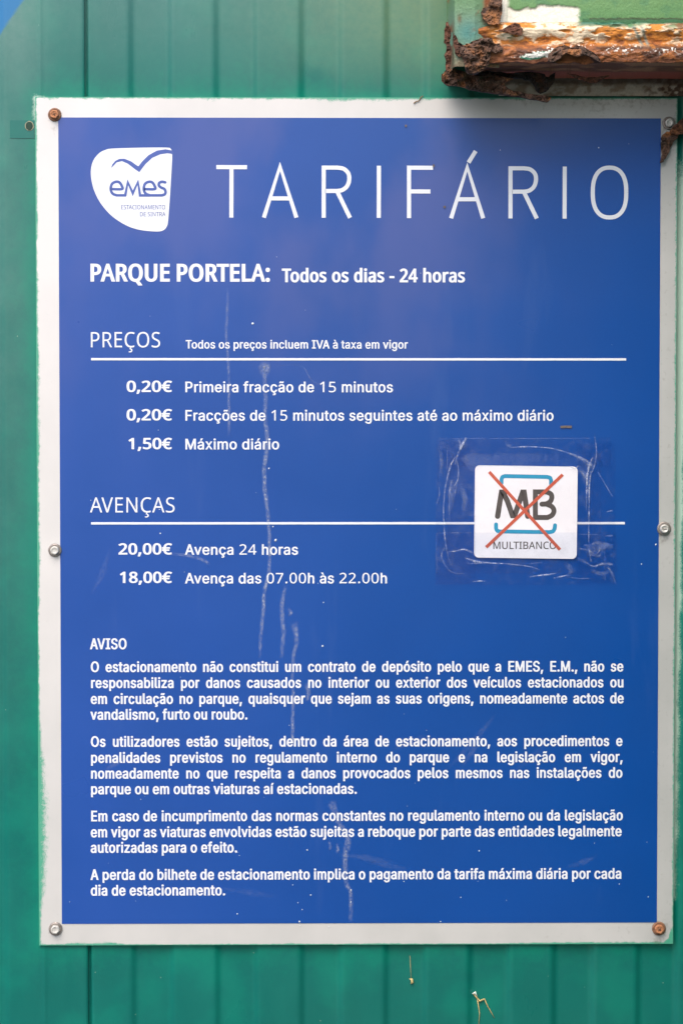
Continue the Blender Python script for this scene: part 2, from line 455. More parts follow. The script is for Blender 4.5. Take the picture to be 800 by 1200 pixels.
# the left sheet laps over the right one and ends in a folded edge
Yl = Y_HI-.0012
e = [(wx(-210), Yl), (wx(-195), Yl+.002), (wx(-150), Yl+.002), (wx(-143), Yl), (wx(-100), Yl), (wx(-92), Yl+.0022), (wx(1), Yl+.0022), (wx(8), Yl),
     (wx(46), Yl), (wx(49.5), Yl-.0006), (wx(54), Yl), (SEAM-.0022, Yl), (SEAM-.0004, Yl+.0011), (SEAM-.0003, Yl+.0040)]
p = wall_sheet(e); tag(p, 'left hand sheet of the wall overlapping its neighbour')
# unseen side sheet, added to hold light off the right of the board
X_BLOCK = at(820, 600, 0).x
zs_ = np.linspace(Z0, Z1, 60); prof = []
yy_ = .02
while yy_ > -1.55:
    for dy_, dx_ in ((0, 0), (.034, 0), (.040, .0028), (.074, .0028), (.080, 0)): prof.append((X_BLOCK+dx_, yy_-dy_))
    yy_ -= .0801
prof = np.array(prof); Xr_, Zr_ = np.meshgrid(prof[:, 0], zs_); Yr_ = np.repeat(prof[:, 1][None], len(zs_), 0)
colr = np.zeros(Xr_.shape+(4,)); colr[..., 3] = .10
p = grid_obj('wall_panel', Xr_, Yr_, Zr_, M_wall, wall, colr, smooth=False); tag(p, 'unseen ribbed sheet added at the right to block light')
# painted-over patch with a small hole
def wall_y(): return Yl
patch = flat_poly('painted_over_patch', [(12, 141), (41, 141), (41, 162), (12, 162)], Yl-.0004, M_wall, wall, thick=.0006)
set_attr(patch.data, 'paint', np.tile([0.05, 0, 0, .12], (len(patch.data.vertices), 1)))
def disc_pts(cx, cy, r, n=20, jit=0.0, sq=1.0):
    return [(cx+math.cos(2*math.pi*k/n)*r*(1+random.uniform(-jit, jit)), cy+math.sin(2*math.pi*k/n)*r*sq*(1+random.uniform(-jit, jit))) for k in range(n)]
rim = flat_poly('hole_rim', disc_pts(34.8, 147.5, 5.2, 18, .06, 1.1), Yl-.0007, simple('primer rim', (.36, .33, .22), .7, .3, 300), patch, thick=.0003)
flat_poly('hole', disc_pts(34.6, 147.5, 4.3, 18, .04, 1.15), Yl-.0010, M_dark, patch, thick=.0003)
# fine cover: bent dried grass, thread and curl
def tube(name, pts, r, mat, parent=None, seg=6, y=None):
    """round tube along world points with radius list"""
    P = [Vector(p) for p in pts]; n = len(P); Rr = r if isinstance(r, (list, tuple)) else [r]*n
    V, F = [], []
    for i in range(n):
        t = ((P[min(i+1, n-1)]-P[max(i-1, 0)])).normalized()
        u = t.cross(Vector((0, 1, 0)))
        if u.length < 1e-4: u = t.cross(Vector((1, 0, 0)))
        u.normalize(); v = t.cross(u)
        for k in range(seg):
            a = 2*math.pi*k/seg; V.append(P[i]+(u*math.cos(a)+v*math.sin(a))*Rr[i])
    for i in range(n-1):
        for k in range(seg):
            k2 = (k+1) % seg
            F.append((i*seg+k, i*seg+k2, (i+1)*seg+k2, (i+1)*seg+k))
    F.append(tuple(range(seg))[::-1]); F.append(tuple(range((n-1)*seg, n*seg)))
    o = mesh_obj(name, V, F, mat, smooth=True)
    return keep(o, parent) if parent else o
ws = Y_LO-.0012
st = thing('dried_stalk', at(562, 1180, ws), 'bent dry straw-coloured grass stalk stuck to the green wall below the board', 'dry stalk')
tube('stem', [at(554, 1163.5, ws), at(558, 1169, ws-.001), at(561.5, 1173, ws-.001), at(567, 1170.5, ws-.001), at(571, 1179, ws), at(575, 1186, ws), at(579, 1193, ws)], [.0009, .0007, .0011, .0008, .0005, .0004, .0002], M_straw, st)
tube('side_stem', [at(559, 1171, ws), at(560.5, 1180, ws), at(561.5, 1188, ws), at(560.5, 1202, ws)], [.0006, .0005, .0004, .0003], M_straw, st)
tube('husk', [at(553, 1164.5, ws-.001), at(556, 1163, ws-.0015), at(559, 1168, ws-.001)], [.0004, .0014, .0004], simple('pale husk', (.62, .70, .62), .6, .2, 300), st)
th = thing('spider_thread', at(481, 1135, ws), 'thin hanging thread with a pale husk at its end below the board', 'thread')
tube('thread', [at(480, 1120, ws), at(480.6, 1130, ws-.0008), at(481.5, 1148, ws-.001)], .00022, M_straw, th)
tube('husk', [at(479.4, 1147, ws), at(482, 1147.5, ws-.001), at(483, 1151, ws-.001), at(481, 1153, ws)], [.0004, .0013, .0014, .0003], M_straw, th)
tc_ = tube('curled_twig', [at(p[0], p[1], -.0010) for p in catmull([(484.5, 121), (487.5, 119), (490.5, 118), (493, 114), (495.5, 112.5)], 4)], .00045, M_brown_flake)
tag(tc_, 'tiny curled brown twig stuck on the white top border left of the rusty box', 'twig')

# ================================================================== the tariff board
board = thing('tariff_board', at(416, 1107, 0), 'blue and white parking tariff board headed TARIFÁRIO screwed to the green wall', 'sign')
Xl, Xr = (wx(40.5, 113)+wx(47, 1108))/2, wx(784, 1106)+.0
Xr = (wx(800.5, 116)*.35 + wx(784, 1106)*.65)
Zt, Zb = wz(113.5, 60), wz(1107, 400)
print('board', Xl, Xr, Zt, Zb)
def board_plate():
    xs = np.arange(Xl, Xr+1e-6, 1.5*S); zs = np.arange(Zb, Zt+1e-6, 1.5*S)
    xs[-1] = Xr; zs[-1] = Zt
    X, Z = np.meshgrid(xs, zs); px, py = to_px(X, Z)
    n1 = fbm(px/22, py/22, 61); n2 = fbm(px/55, py/110, 71); n3 = fbm(px/9, py/9, 81)
    dl = (X-Xl)/S; dr = (Xr-X)/S; dt = (Zt-Z)/S; db = (Z-Zb)/S
    s = np.zeros_like(px)
    lw = 1.3 + 2.6*n1*n3*2 + 3.0*sstep(340, 440, py)*sstep(760, 600, py)*n2 + 9.0*sstep(830, 930, py)*sstep(1100, 1000, py)*(.4+n2)
    s = np.maximum(s, .95*np.exp(-(np.clip(dl-.2, 0, 99)/lw)**1.3))
    tw = .8 + 3.4*n1*n3*2 + 2.6*sstep(300, 400, px)*sstep(520, 440, px)
    s = np.maximum(s, .92*np.exp(-(dt/tw)**1.2))
    bw = .8+1.6*n1 + 3.0*(np.exp(-((px-88)/13)**2)+np.exp(-((px-125)/16)**2)) + 1.4*sstep(560, 700, px)
    s = np.maximum(s, .98*np.exp(-(db/bw)**1.5))
    rw = 1.5+2.4*n1 + 4*np.exp(-((py-620)/60)**2)*0
    s = np.maximum(s, .75*np.exp(-(dr/rw)**1.2))
    s = np.maximum(s, .50*np.exp(-(dr/7.)**1.2)*sstep(.45, .75, n3))
    # bottom right corner painted over in a curve
    s = np.maximum(s, .8*sstep(2.5, -2.5, dr - 11*np.clip((26-db)/26, 0, 1)**1.6 - .5 + 4*(n3-.5))*sstep(32, 20, db))
    gr = .25*sstep(300, 900, px)*n1 + .5*np.exp(-dt/14)*sstep(560, 640, px)*n3 + .10*n3  # darker towards the right and along the top edge at right
    Y = np.zeros_like(X)
    # fall of light painted into the border: white at upper left, grey right and below
    u = (X-Xl)/(Xr-Xl); v = (Zt-Z)/(Zt-Zb)
    wh = 1.0 - .62*np.clip(u, 0, 1)**1.1 - .62*np.clip(v, 0, 1)**1.5*(1-u*.85) + .25*(n2-.5)
    wh = wh-.25*sstep(.90, .99, u)
    for qx, qy, qr, *_q in ((64.5, 134.5, 8), (771.3, 1088, 8), (783, 144.5, 7), (65, 1088, 7), (65, 645, 7), (777, 619.5, 7)):
        rr_ = np.hypot(px-qx, np.where(py > qy, (py-qy)*.45, py-qy)); gr = gr + .55*np.exp(-np.clip(rr_-qr, 0, 99)/2.2)*n3
    col = np.stack([s, np.clip(gr, 0, 1), np.clip(wh, 0, 1), 0*s+1], -1)
    return grid_obj('backing_plate', X, Y, Z, M_board, board, col, attr='spray', smooth=False)
board_plate()
box('plate_edge', Xl+.0001, Xr-.0001, .0004, .0036, Zb+.0001, Zt-.0001, simple('plate edge', (.30, .33, .30), .5, .2, 200), board)
Yf = -.0004                                        # the printed field
BX0, BX1, BZ0, BZ1 = -.263074, .297540, -.388192, .367344
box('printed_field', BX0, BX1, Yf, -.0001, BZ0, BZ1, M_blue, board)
Yt = Yf-.0002                                      # white print

# ---- glyph outlines (advance, contours) in thousandths of the type size
GLYPHS = {
'A': {
' ': [188,[]],
',': [188,[[38,-119,68,71,137,71,84,-119]]],
'-': [453,[[337,244,337,188,114,188,114,244]]],
'.': [188,[[95,-4,83,-3,73,1,63,9,55,18,51,29,50,41,51,53,55,64,63,73,73,81,83,85,95,87,107,85,118,81,128,73,135,64,140,53,141,41,140,29,135,18,128,9,118,1,107,-3]]],
'2': [453,[[64,0,64,47,234,229,282,282,294,298,303,312,311,327,316,341,319,356,320,371,319,389,315,405,308,419,298,431,287,441,273,449,258,455,241,458,224,460,205,458,188,454,172,447,159,438,148,427,139,413,132,398,128,381,127,362,66,362,68,391,75,418,86,442,102,464,121,482,143,496,168,507,196,513,225,516,254,513,281,507,306,497,328,482,346,465,361,445,372,423,379,398,381,372,380,354,377,336,371,318,363,299,351,280,336,259,267,180,153,60,153,57,389,57,389,0]]],
'4': [453,[[40,105,40,158,247,509,311,509,109,166,109,163,413,163,413,105],[282,0,282,121,282,146,282,318,343,318,343,0]]],
':': [188,[[95,-4,83,-3,73,1,63,9,55,18,51,29,50,41,51,53,55,64,63,73,73,81,83,85,95,87,107,85,118,81,128,73,135,64,140,53,141,41,140,29,135,18,128,9,118,1,107,-3],[95,271,83,272,73,277,63,284,55,294,51,304,50,316,51,328,55,339,63,349,73,356,83,360,95,362,107,360,118,356,128,349,135,339,140,328,141,316,140,304,135,294,128,284,118,277,107,272]]],
'A': [480,[[16,0,201,509,276,509,463,0,395,0,287,302,264,372,232,478,245,478,213,371,191,302,85,0],[110,142,110,199,370,199,370,142]]],
'E': [419,[[60,0,60,509,372,509,372,452,125,452,125,286,355,286,355,229,125,229,125,57,375,57,375,0]]],
'F': [410,[[60,0,60,509,369,509,369,452,125,452,125,278,346,278,346,221,125,221,125,0]]],
'I': [300,[[31,0,31,57,118,57,118,452,31,452,31,509,269,509,269,452,183,452,183,57,269,57,269,0]]],
'M': [628,[[60,0,60,509,152,509,277,187,287,159,299,123,311,84,322,49,307,49,318,83,330,121,342,158,352,187,476,509,568,509,568,0,504,0,504,291,504,327,505,369,506,413,507,457,513,457,498,409,482,363,467,322,456,291,342,0,286,0,170,291,159,321,145,361,129,408,112,457,119,457,120,416,121,372,122,328,122,291,122,0]]],
'O': [533,[[267,-7,235,-5,205,1,177,11,150,25,126,42,105,63,86,88,70,115,57,146,48,179,42,215,40,254,42,293,48,329,57,362,70,393,86,421,105,445,126,466,150,484,177,498,205,508,235,514,267,516,299,514,329,508,357,498,384,484,408,466,429,445,448,421,464,393,477,362,486,329,491,293,493,254,491,215,486,179,477,146,464,115,448,88,429,63,408,42,384,25,357,11,329,1,299,-5],[267,53,296,55,324,63,349,76,372,94,392,116,408,144,420,176,428,213,430,254,428,295,420,332,408,365,392,392,372,415,349,433,324,446,296,453,267,456,237,453,210,445,184,433,161,415,142,392,125,364,113,332,106,295,103,254,106,213,113,176,125,144,142,117,161,94,184,76,210,63,237,55]]],
'P': [445,[[60,0,60,509,235,509,272,506,305,499,332,487,356,471,375,452,390,430,400,404,407,377,409,348,407,318,400,291,390,265,375,243,356,223,332,207,305,195,272,188,235,186,109,186,109,242,233,242,257,244,279,248,297,256,312,266,324,279,333,294,339,310,343,328,344,348,343,367,339,385,333,402,324,416,312,428,297,439,279,446,257,451,232,452,125,452,125,0]]],
'Q': [533,[[245,159,313,159,369,85,384,65,468,-48,401,-48,346,27,331,46],[267,-7,235,-5,205,1,177,11,150,25,126,42,105,63,86,88,70,115,57,146,48,179,42,215,40,254,42,293,48,329,57,362,70,393,86,421,105,445,126,466,150,484,177,498,205,508,235,514,267,516,299,514,329,508,357,498,384,484,408,466,429,445,448,421,464,393,477,362,486,329,491,293,493,254,491,215,486,179,477,146,464,115,448,88,429,63,408,42,384,25,357,11,329,1,299,-5],[267,53,296,55,324,63,349,76,372,94,392,116,408,144,420,176,428,213,430,254,428,295,420,332,408,365,392,392,372,415,349,433,324,446,296,453,267,456,237,453,210,445,184,433,161,415,142,392,125,364,113,332,106,295,103,254,106,213,113,176,125,144,142,117,161,94,184,76,210,63,237,55]]],
'R': [449,[[60,0,60,509,236,509,273,506,305,500,333,489,356,473,376,455,390,433,401,408,407,381,409,352,407,323,401,296,390,271,376,250,356,232,333,217,305,206,273,200,236,198,96,198,96,255,234,255,258,256,280,260,298,267,313,276,325,287,334,300,340,316,344,333,345,352,344,371,340,389,334,405,325,419,313,430,298,440,279,446,258,451,233,452,125,452,125,0],[353,0,230,229,303,229,428,0]]],
'S': [447,[[224,-9,188,-7,156,-1,128,9,102,23,81,40,64,60,51,83,42,109,38,137,104,137,108,118,114,102,123,88,136,76,150,66,166,59,185,53,204,50,224,49,246,50,267,54,286,60,303,69,317,79,329,92,338,106,344,122,346,139,344,154,340,168,332,179,322,189,310,197,296,205,245,222,184,239,145,253,112,269,86,289,67,313,56,341,52,372,54,400,62,425,75,448,92,468,113,484,138,498,165,508,195,514,227,516,259,514,289,508,316,498,340,484,360,468,377,449,390,427,398,403,401,378,337,378,332,402,320,421,302,437,280,449,254,456,225,459,204,457,185,454,167,448,152,440,139,430,129,418,121,405,117,391,115,376,117,359,122,345,131,334,142,324,155,315,169,308,212,293,264,279,312,264,328,256,344,248,359,238,372,226,384,213,395,198,402,180,407,161,408,139,406,112,399,87,386,64,370,43,349,25,323,11,294,0,261,-7]]],
'T': [449,[[32,452,32,509,417,509,417,452,257,452,257,0,193,0,193,452]]],
'U': [517,[[259,-8,220,-6,186,2,154,15,126,33,103,55,85,80,71,108,63,140,60,173,60,509,124,509,124,178,126,155,132,133,141,113,153,95,169,80,187,68,208,59,232,53,259,52,285,53,309,59,331,68,349,80,364,95,377,113,385,133,391,155,393,178,393,509,457,509,457,173,454,140,446,108,433,80,414,55,391,33,363,15,332,2,297,-6]]],
'V': [480,[[204,0,16,509,84,509,192,206,215,137,248,31,235,31,267,138,290,206,395,509,463,509,278,0]]],
'a': [389,[[160,-9,137,-7,115,-3,94,5,76,15,60,29,48,45,38,63,32,84,30,108,32,128,36,146,43,161,53,174,64,184,78,193,92,200,108,206,125,211,178,220,234,227,247,229,257,231,265,235,271,240,274,246,276,255,276,257,275,272,272,285,267,297,260,307,251,315,240,322,227,327,212,330,196,331,178,330,163,327,149,322,137,316,127,309,118,301,110,292,104,283,100,274,41,291,51,313,64,331,79,346,95,358,114,368,133,375,153,380,173,383,194,384,239,379,255,375,271,369,286,360,300,350,312,336,322,320,330,301,335,278,337,251,337,0,277,0,277,52,272,52,252,25,242,16,229,8,215,1,199,-4,181,-7],[170,45,192,47,211,51,228,59,242,68,254,80,263,93,270,108,274,122,276,138,276,190,259,182,231,176,200,171,175,168,134,159,122,153,112,147,103,139,97,130,93,118,92,105,93,93,96,82,102,72,109,64,119,57,130,52,142,48,156,46]]],
'b': [424,[[229,-8,208,-7,189,-3,172,4,159,12,147,21,138,31,118,59,112,59,112,0,53,0,53,509,114,509,114,319,118,319,137,346,147,355,158,364,171,373,188,379,207,383,229,384,259,382,287,374,313,361,335,342,354,320,370,293,381,261,388,227,390,189,388,151,381,116,370,84,355,57,336,34,313,16,288,3,260,-6],[220,47,242,49,262,55,279,66,294,80,306,97,316,117,323,139,327,163,328,189,327,215,323,239,316,261,307,281,295,298,280,311,262,322,243,328,220,330,198,328,178,322,161,312,147,299,134,282,125,263,118,241,114,216,113,189,114,162,118,138,125,115,135,95,147,78,162,65,179,55,198,49]]],
'c': [396,[[207,-8,174,-5,144,3,117,16,93,35,72,58,56,85,44,116,37,150,34,187,37,225,44,260,56,291,72,318,93,341,117,360,144,374,174,382,207,384,226,384,243,381,260,377,276,371,291,364,305,356,318,346,330,335,340,322,349,308,356,293,362,277,303,262,290,289,270,311,242,325,207,330,184,328,163,321,145,310,130,296,118,278,108,258,102,236,98,212,96,187,98,163,102,139,108,117,118,97,130,80,145,66,163,55,184,49,207,46,243,52,271,66,292,89,304,117,363,102,357,86,350,70,341,56,331,43,319,32,306,21,292,12,277,5,261,-1,244,-5,226,-7]]],
'd': [424,[[195,-8,165,-6,137,3,111,16,89,34,70,57,55,84,43,116,36,151,34,189,36,227,43,261,55,293,70,320,89,342,112,361,137,374,165,382,196,384,218,383,237,379,253,373,267,364,278,355,287,346,306,319,311,319,311,509,372,509,372,0,313,0,313,59,307,59,287,31,277,21,266,12,252,4,236,-3,217,-7],[205,47,226,49,246,55,263,65,278,78,290,95,299,115,306,138,310,162,312,189,310,216,306,241,300,263,290,282,278,299,263,312,246,322,227,328,205,330,182,328,162,322,145,311,130,298,118,281,108,261,102,239,98,215,96,189,98,163,102,139,109,117,118,97,130,80,145,66,162,55,182,49]]],
'e': [404,[[212,-8,177,-5,145,3,117,16,92,35,72,58,56,85,44,116,37,150,34,187,36,224,44,258,55,290,71,317,91,340,115,359,142,373,172,382,205,384,226,383,246,380,266,374,285,366,303,355,319,341,334,324,347,305,357,282,365,256,370,227,371,194,371,169,75,169,75,221,338,221,310,202,308,226,304,248,298,269,288,286,277,301,263,314,246,323,227,328,205,330,183,328,164,323,146,313,131,301,119,286,109,270,102,251,97,231,96,211,96,178,98,151,102,127,110,106,121,88,135,73,151,61,169,53,190,48,212,46,227,47,241,49,254,53,265,58,276,65,285,73,294,82,300,93,306,105,365,91,358,72,348,55,335,39,320,26,302,14,283,4,261,-3,237,-7]]],
'f': [254,[[228,379,228,327,6,327,6,379],[81,0,81,432,82,452,87,470,96,486,107,499,120,510,135,519,152,525,169,529,187,530,222,527,243,521,227,468,215,472,195,474,178,472,164,468,154,460,147,449,143,435,142,419,142,0]]],
'g': [425,[[207,-151,180,-149,156,-146,134,-140,114,-132,97,-122,82,-110,70,-97,59,-84,51,-69,101,-41,122,-66,131,-74,142,-82,154,-88,169,-93,187,-96,207,-97,236,-95,261,-87,282,-75,298,-58,308,-34,311,-6,311,68,306,68,287,41,277,32,266,23,252,16,236,10,217,6,195,5,165,7,138,14,113,27,90,43,71,65,55,90,43,120,36,154,34,191,36,229,43,263,55,293,71,320,90,342,112,361,138,374,166,382,196,384,218,383,237,379,253,373,267,365,279,356,288,346,308,319,313,319,313,379,372,379,372,-9,370,-40,363,-67,350,-90,334,-109,314,-124,291,-136,265,-144,237,-149],[205,59,227,61,246,66,264,75,278,87,290,103,300,121,307,142,311,166,312,193,311,219,307,242,300,264,291,283,279,299,264,312,247,322,227,328,205,330,182,328,163,322,145,312,130,298,118,282,109,262,102,241,98,218,96,193,98,167,102,144,109,123,118,104,131,88,145,76,163,66,183,61]]],
'h': [410,[[114,227,114,0,53,0,53,509,114,509,114,287,102,287,116,319,132,344,152,362,175,374,200,382,227,384,252,383,275,377,295,369,313,356,328,340,341,321,350,298,355,271,357,240,357,0,296,0,296,235,293,263,286,286,273,304,256,318,235,326,210,329,192,328,176,324,161,317,147,308,136,297,126,283,119,266,115,248]]],
'i': [167,[[53,0,53,379,114,379,114,0],[84,443,73,444,63,448,54,455,47,463,43,472,41,483,43,494,47,504,54,512,63,518,73,522,84,524,95,522,105,518,114,512,121,504,125,494,126,483,125,472,121,463,114,455,105,448,95,444]]],
'j': [167,[[53,379,114,379,114,-30,112,-52,108,-72,102,-90,92,-106,80,-119,65,-129,47,-137,27,-141,4,-143,-10,-143,-10,-87,2,-87,18,-85,31,-80,40,-72,47,-61,51,-46,53,-29],[83,443,72,444,62,448,53,455,47,463,42,472,41,483,42,494,47,504,53,512,62,518,72,522,83,524,95,522,105,518,114,512,120,504,125,494,126,483,125,472,120,463,114,455,105,448,95,444]]],
'l': [189,[[139,-2,112,0,91,8,74,20,62,37,55,59,53,84,53,509,114,509,114,99,114,83,117,71,120,62,126,57,135,53,146,52,160,53,170,54,181,3,162,-1]]],
'm': [610,[[53,0,53,379,112,379,112,295,108,295,114,314,122,331,132,346,144,358,158,368,172,376,187,382,203,385,219,386,245,383,268,375,287,361,303,342,314,320,321,295,312,295,318,312,326,329,337,343,350,356,364,366,381,375,398,381,417,385,437,386,458,385,478,380,497,372,514,361,529,346,541,328,550,307,555,283,557,255,557,0,496,0,496,254,493,279,485,298,473,313,456,323,438,329,419,330,402,329,387,326,374,320,363,312,353,302,345,290,340,277,336,263,335,247,335,0,274,0,274,260,272,280,265,297,253,311,238,322,220,328,199,330,185,329,171,326,158,320,145,312,135,302,126,289,119,274,115,257,114,238,114,0]]],
'n': [410,[[114,227,114,0,53,0,53,379,112,379,112,287,102,287,116,319,132,344,152,362,175,374,200,382,227,384,252,383,275,377,295,369,313,356,328,340,341,321,350,298,355,271,357,240,357,0,296,0,296,235,293,263,286,286,273,304,256,318,235,326,210,329,192,328,176,324,161,317,147,308,136,297,126,283,119,266,115,248]]],
'o': [415,[[207,-8,174,-5,144,3,117,16,93,35,72,58,56,85,44,116,37,150,34,187,37,225,44,260,56,291,72,318,93,341,117,360,144,374,174,382,207,384,241,382,271,374,299,360,323,341,343,318,359,291,371,260,379,225,381,187,379,150,371,116,359,85,343,58,323,35,299,16,271,3,241,-5],[207,46,231,49,252,55,270,66,285,80,298,97,307,117,314,139,318,163,319,187,318,212,314,236,307,258,298,278,285,296,270,310,252,321,231,328,207,330,184,328,163,321,145,310,130,296,118,278,108,258,102,236,98,212,96,187,98,163,102,139,108,117,118,97,130,80,145,66,163,55,184,49]]],
'p': [424,[[53,-143,53,379,112,379,112,319,118,319,137,346,147,355,158,364,171,373,188,379,207,383,229,384,259,382,287,374,313,361,335,342,354,320,370,293,381,261,388,227,390,189,388,151,381,116,370,84,355,57,336,34,313,16,288,3,260,-6,229,-8,208,-7,189,-3,173,4,159,12,147,21,138,31,118,59,114,59,114,-143],[220,47,242,49,262,55,279,66,294,80,306,97,316,117,323,139,327,163,328,189,327,215,323,239,316,261,307,281,295,298,280,311,262,322,243,328,220,330,198,328,178,322,161,312,147,299,134,282,125,263,118,241,114,216,113,189,114,162,118,138,125,115,135,95,147,78,162,65,179,55,198,49]]],
'q': [424,[[372,-143,311,-143,311,59,306,59,287,31,277,21,266,12,252,4,236,-3,217,-7,195,-8,165,-6,137,3,111,16,89,34,70,57,55,84,43,116,36,151,34,189,36,227,43,261,55,293,70,320,89,342,112,361,137,374,165,382,196,384,218,383,237,379,253,373,267,364,278,355,287,346,307,319,313,319,313,379,372,379],[205,47,226,49,246,55,263,65,278,78,290,95,299,115,306,138,310,162,312,189,310,216,306,241,300,263,290,282,278,299,263,312,246,322,227,328,205,330,182,328,162,322,145,311,130,298,118,281,108,261,102,239,98,215,96,189,98,163,102,139,109,117,118,97,130,80,145,66,162,55,182,49]]],
'r': [259,[[53,0,53,379,112,379,112,321,115,321,124,339,137,354,152,367,171,377,191,383,213,385,229,384,243,384,243,322,230,324,207,326,190,324,174,321,159,315,146,306,135,296,126,284,119,269,115,254,114,237,114,0]]],
's': [365,[[182,-8,157,-7,133,-3,112,3,93,12,76,24,62,38,50,54,41,73,36,94,94,107,101,87,111,72,124,60,141,52,160,47,181,45,206,47,227,53,244,62,258,74,265,88,268,103,266,115,262,126,254,136,243,144,229,150,212,155,149,170,118,180,92,192,72,208,58,227,50,249,47,274,49,295,55,314,65,332,79,347,95,360,115,370,137,378,161,383,187,384,212,383,234,379,254,372,271,363,286,352,299,339,309,324,318,308,324,290,268,277,262,291,254,304,243,316,228,325,210,331,187,333,166,331,147,326,131,317,119,305,111,292,109,277,110,264,115,253,124,243,136,235,152,229,172,223,229,209,261,200,287,187,306,171,320,153,328,131,331,107,329,85,323,65,312,47,298,31,281,18,260,6,236,-2,210,-7]]],
't': [227,[[204,379,204,327,6,327,6,379],[65,471,126,471,126,98,127,83,130,70,136,61,144,55,156,51,170,50,185,51,202,54,213,2,192,-3,168,-4,138,-1,113,7,92,21,77,41,68,64,65,93]]],
'u': [410,[[182,-5,158,-3,135,2,115,11,97,23,82,39,69,59,60,82,54,109,53,139,53,379,114,379,114,144,116,117,124,94,137,75,154,61,175,53,200,50,218,51,234,55,249,62,263,71,274,83,283,97,290,113,295,132,296,153,296,379,357,379,357,0,298,0,298,92,307,92,294,60,277,35,257,17,234,5,209,-3]]],
'v': [389,[[163,0,17,379,84,379,165,155,187,87,206,21,184,21,203,87,224,155,305,379,371,379,226,0]]],
'x': [379,[[21,0,171,218,171,171,29,379,100,379,147,306,179,253,207,206,175,206,202,253,233,306,282,379,352,379,209,169,209,214,358,0,287,0,231,85,200,136,173,182,205,182,178,136,148,85,91,0]]],
'z': [380,[[42,0,42,46,254,320,254,323,48,323,48,379,333,379,333,331,126,60,126,56,339,56,339,0]]],
'à': [389,[[160,-9,137,-7,115,-3,94,5,76,15,60,29,48,45,38,63,32,84,30,108,32,128,36,146,43,161,53,174,64,184,78,193,92,200,108,206,125,211,178,220,234,227,247,229,257,231,265,235,271,240,274,246,276,255,276,257,275,272,272,285,267,297,260,307,251,315,240,322,227,327,212,330,196,331,178,330,163,327,149,322,137,316,127,309,118,301,110,292,104,283,100,274,41,291,51,313,64,331,79,346,95,358,114,368,133,375,153,380,173,383,194,384,239,379,255,375,271,369,286,360,300,350,312,336,322,320,330,301,335,278,337,251,337,0,277,0,277,52,272,52,252,25,242,16,229,8,215,1,199,-4,181,-7],[170,45,192,47,211,51,228,59,242,68,254,80,263,93,270,108,274,122,276,138,276,190,259,182,231,176,200,171,175,168,134,159,122,153,112,147,103,139,97,130,93,118,92,105,93,93,96,82,102,72,109,64,119,57,130,52,142,48,156,46],[165,429,99,529,168,529,215,429]]],
'á': [389,[[160,-9,137,-7,115,-3,94,5,76,15,60,29,48,45,38,63,32,84,30,108,32,128,36,146,43,161,53,174,64,184,78,193,92,200,108,206,125,211,178,220,234,227,247,229,257,231,265,235,271,240,274,246,276,255,276,257,275,272,272,285,267,297,260,307,251,315,240,322,227,327,212,330,196,331,178,330,163,327,149,322,137,316,127,309,118,301,110,292,104,283,100,274,41,291,51,313,64,331,79,346,95,358,114,368,133,375,153,380,173,383,194,384,239,379,255,375,271,369,286,360,300,350,312,336,322,320,330,301,335,278,337,251,337,0,277,0,277,52,272,52,252,25,242,16,229,8,215,1,199,-4,181,-7],[170,45,192,47,211,51,228,59,242,68,254,80,263,93,270,108,274,122,276,138,276,190,259,182,231,176,200,171,175,168,134,159,122,153,112,147,103,139,97,130,93,118,92,105,93,93,96,82,102,72,109,64,119,57,130,52,142,48,156,46],[162,429,210,529,278,529,212,429]]],
'ã': [389,[[160,-9,137,-7,115,-3,94,5,76,15,60,29,48,45,38,63,32,84,30,108,32,128,36,146,43,161,53,174,64,184,78,193,92,200,108,206,125,211,178,220,234,227,247,229,257,231,265,235,271,240,274,246,276,255,276,257,275,272,272,285,267,297,260,307,251,315,240,322,227,327,212,330,196,331,178,330,163,327,149,322,137,316,127,309,118,301,110,292,104,283,100,274,41,291,51,313,64,331,79,346,95,358,114,368,133,375,153,380,173,383,194,384,239,379,255,375,271,369,286,360,300,350,312,336,322,320,330,301,335,278,337,251,337,0,277,0,277,52,272,52,252,25,242,16,229,8,215,1,199,-4,181,-7],[170,45,192,47,211,51,228,59,242,68,254,80,263,93,270,108,274,122,276,138,276,190,259,182,231,176,200,171,175,168,134,159,122,153,112,147,103,139,97,130,93,118,92,105,93,93,96,82,102,72,109,64,119,57,130,52,142,48,156,46],[234,446,209,450,186,460,166,470,151,475,138,466,133,448,90,448,92,467,97,484,104,498,115,509,128,516,145,518,170,514,191,504,210,494,227,490,240,496,247,517,288,517,286,497,281,480,273,466,263,455,249,448]]],
'ç': [396,[[207,-8,174,-5,144,3,117,16,93,35,72,58,56,85,44,116,37,150,34,187,37,225,44,260,56,291,72,318,93,341,117,360,144,374,174,382,207,384,226,384,243,381,260,377,276,371,291,364,305,356,318,346,330,335,340,322,349,308,356,293,362,277,303,262,290,289,270,311,242,325,207,330,184,328,163,321,145,310,130,296,118,278,108,258,102,236,98,212,96,187,98,163,102,139,108,117,118,97,130,80,145,66,163,55,184,49,207,46,243,52,271,66,292,89,304,117,363,102,357,86,350,70,341,56,331,43,319,32,306,21,292,12,277,5,261,-1,244,-5,226,-7],[169,-143,169,-107,210,-107,221,-106,230,-105,236,-102,243,-84,236,-67,230,-64,221,-63,210,-62,182,-62,192,16,224,16,224,0,224,-29,244,-32,261,-36,273,-44,282,-54,287,-68,289,-85,287,-103,280,-118,270,-129,254,-136,234,-141,210,-143]]],
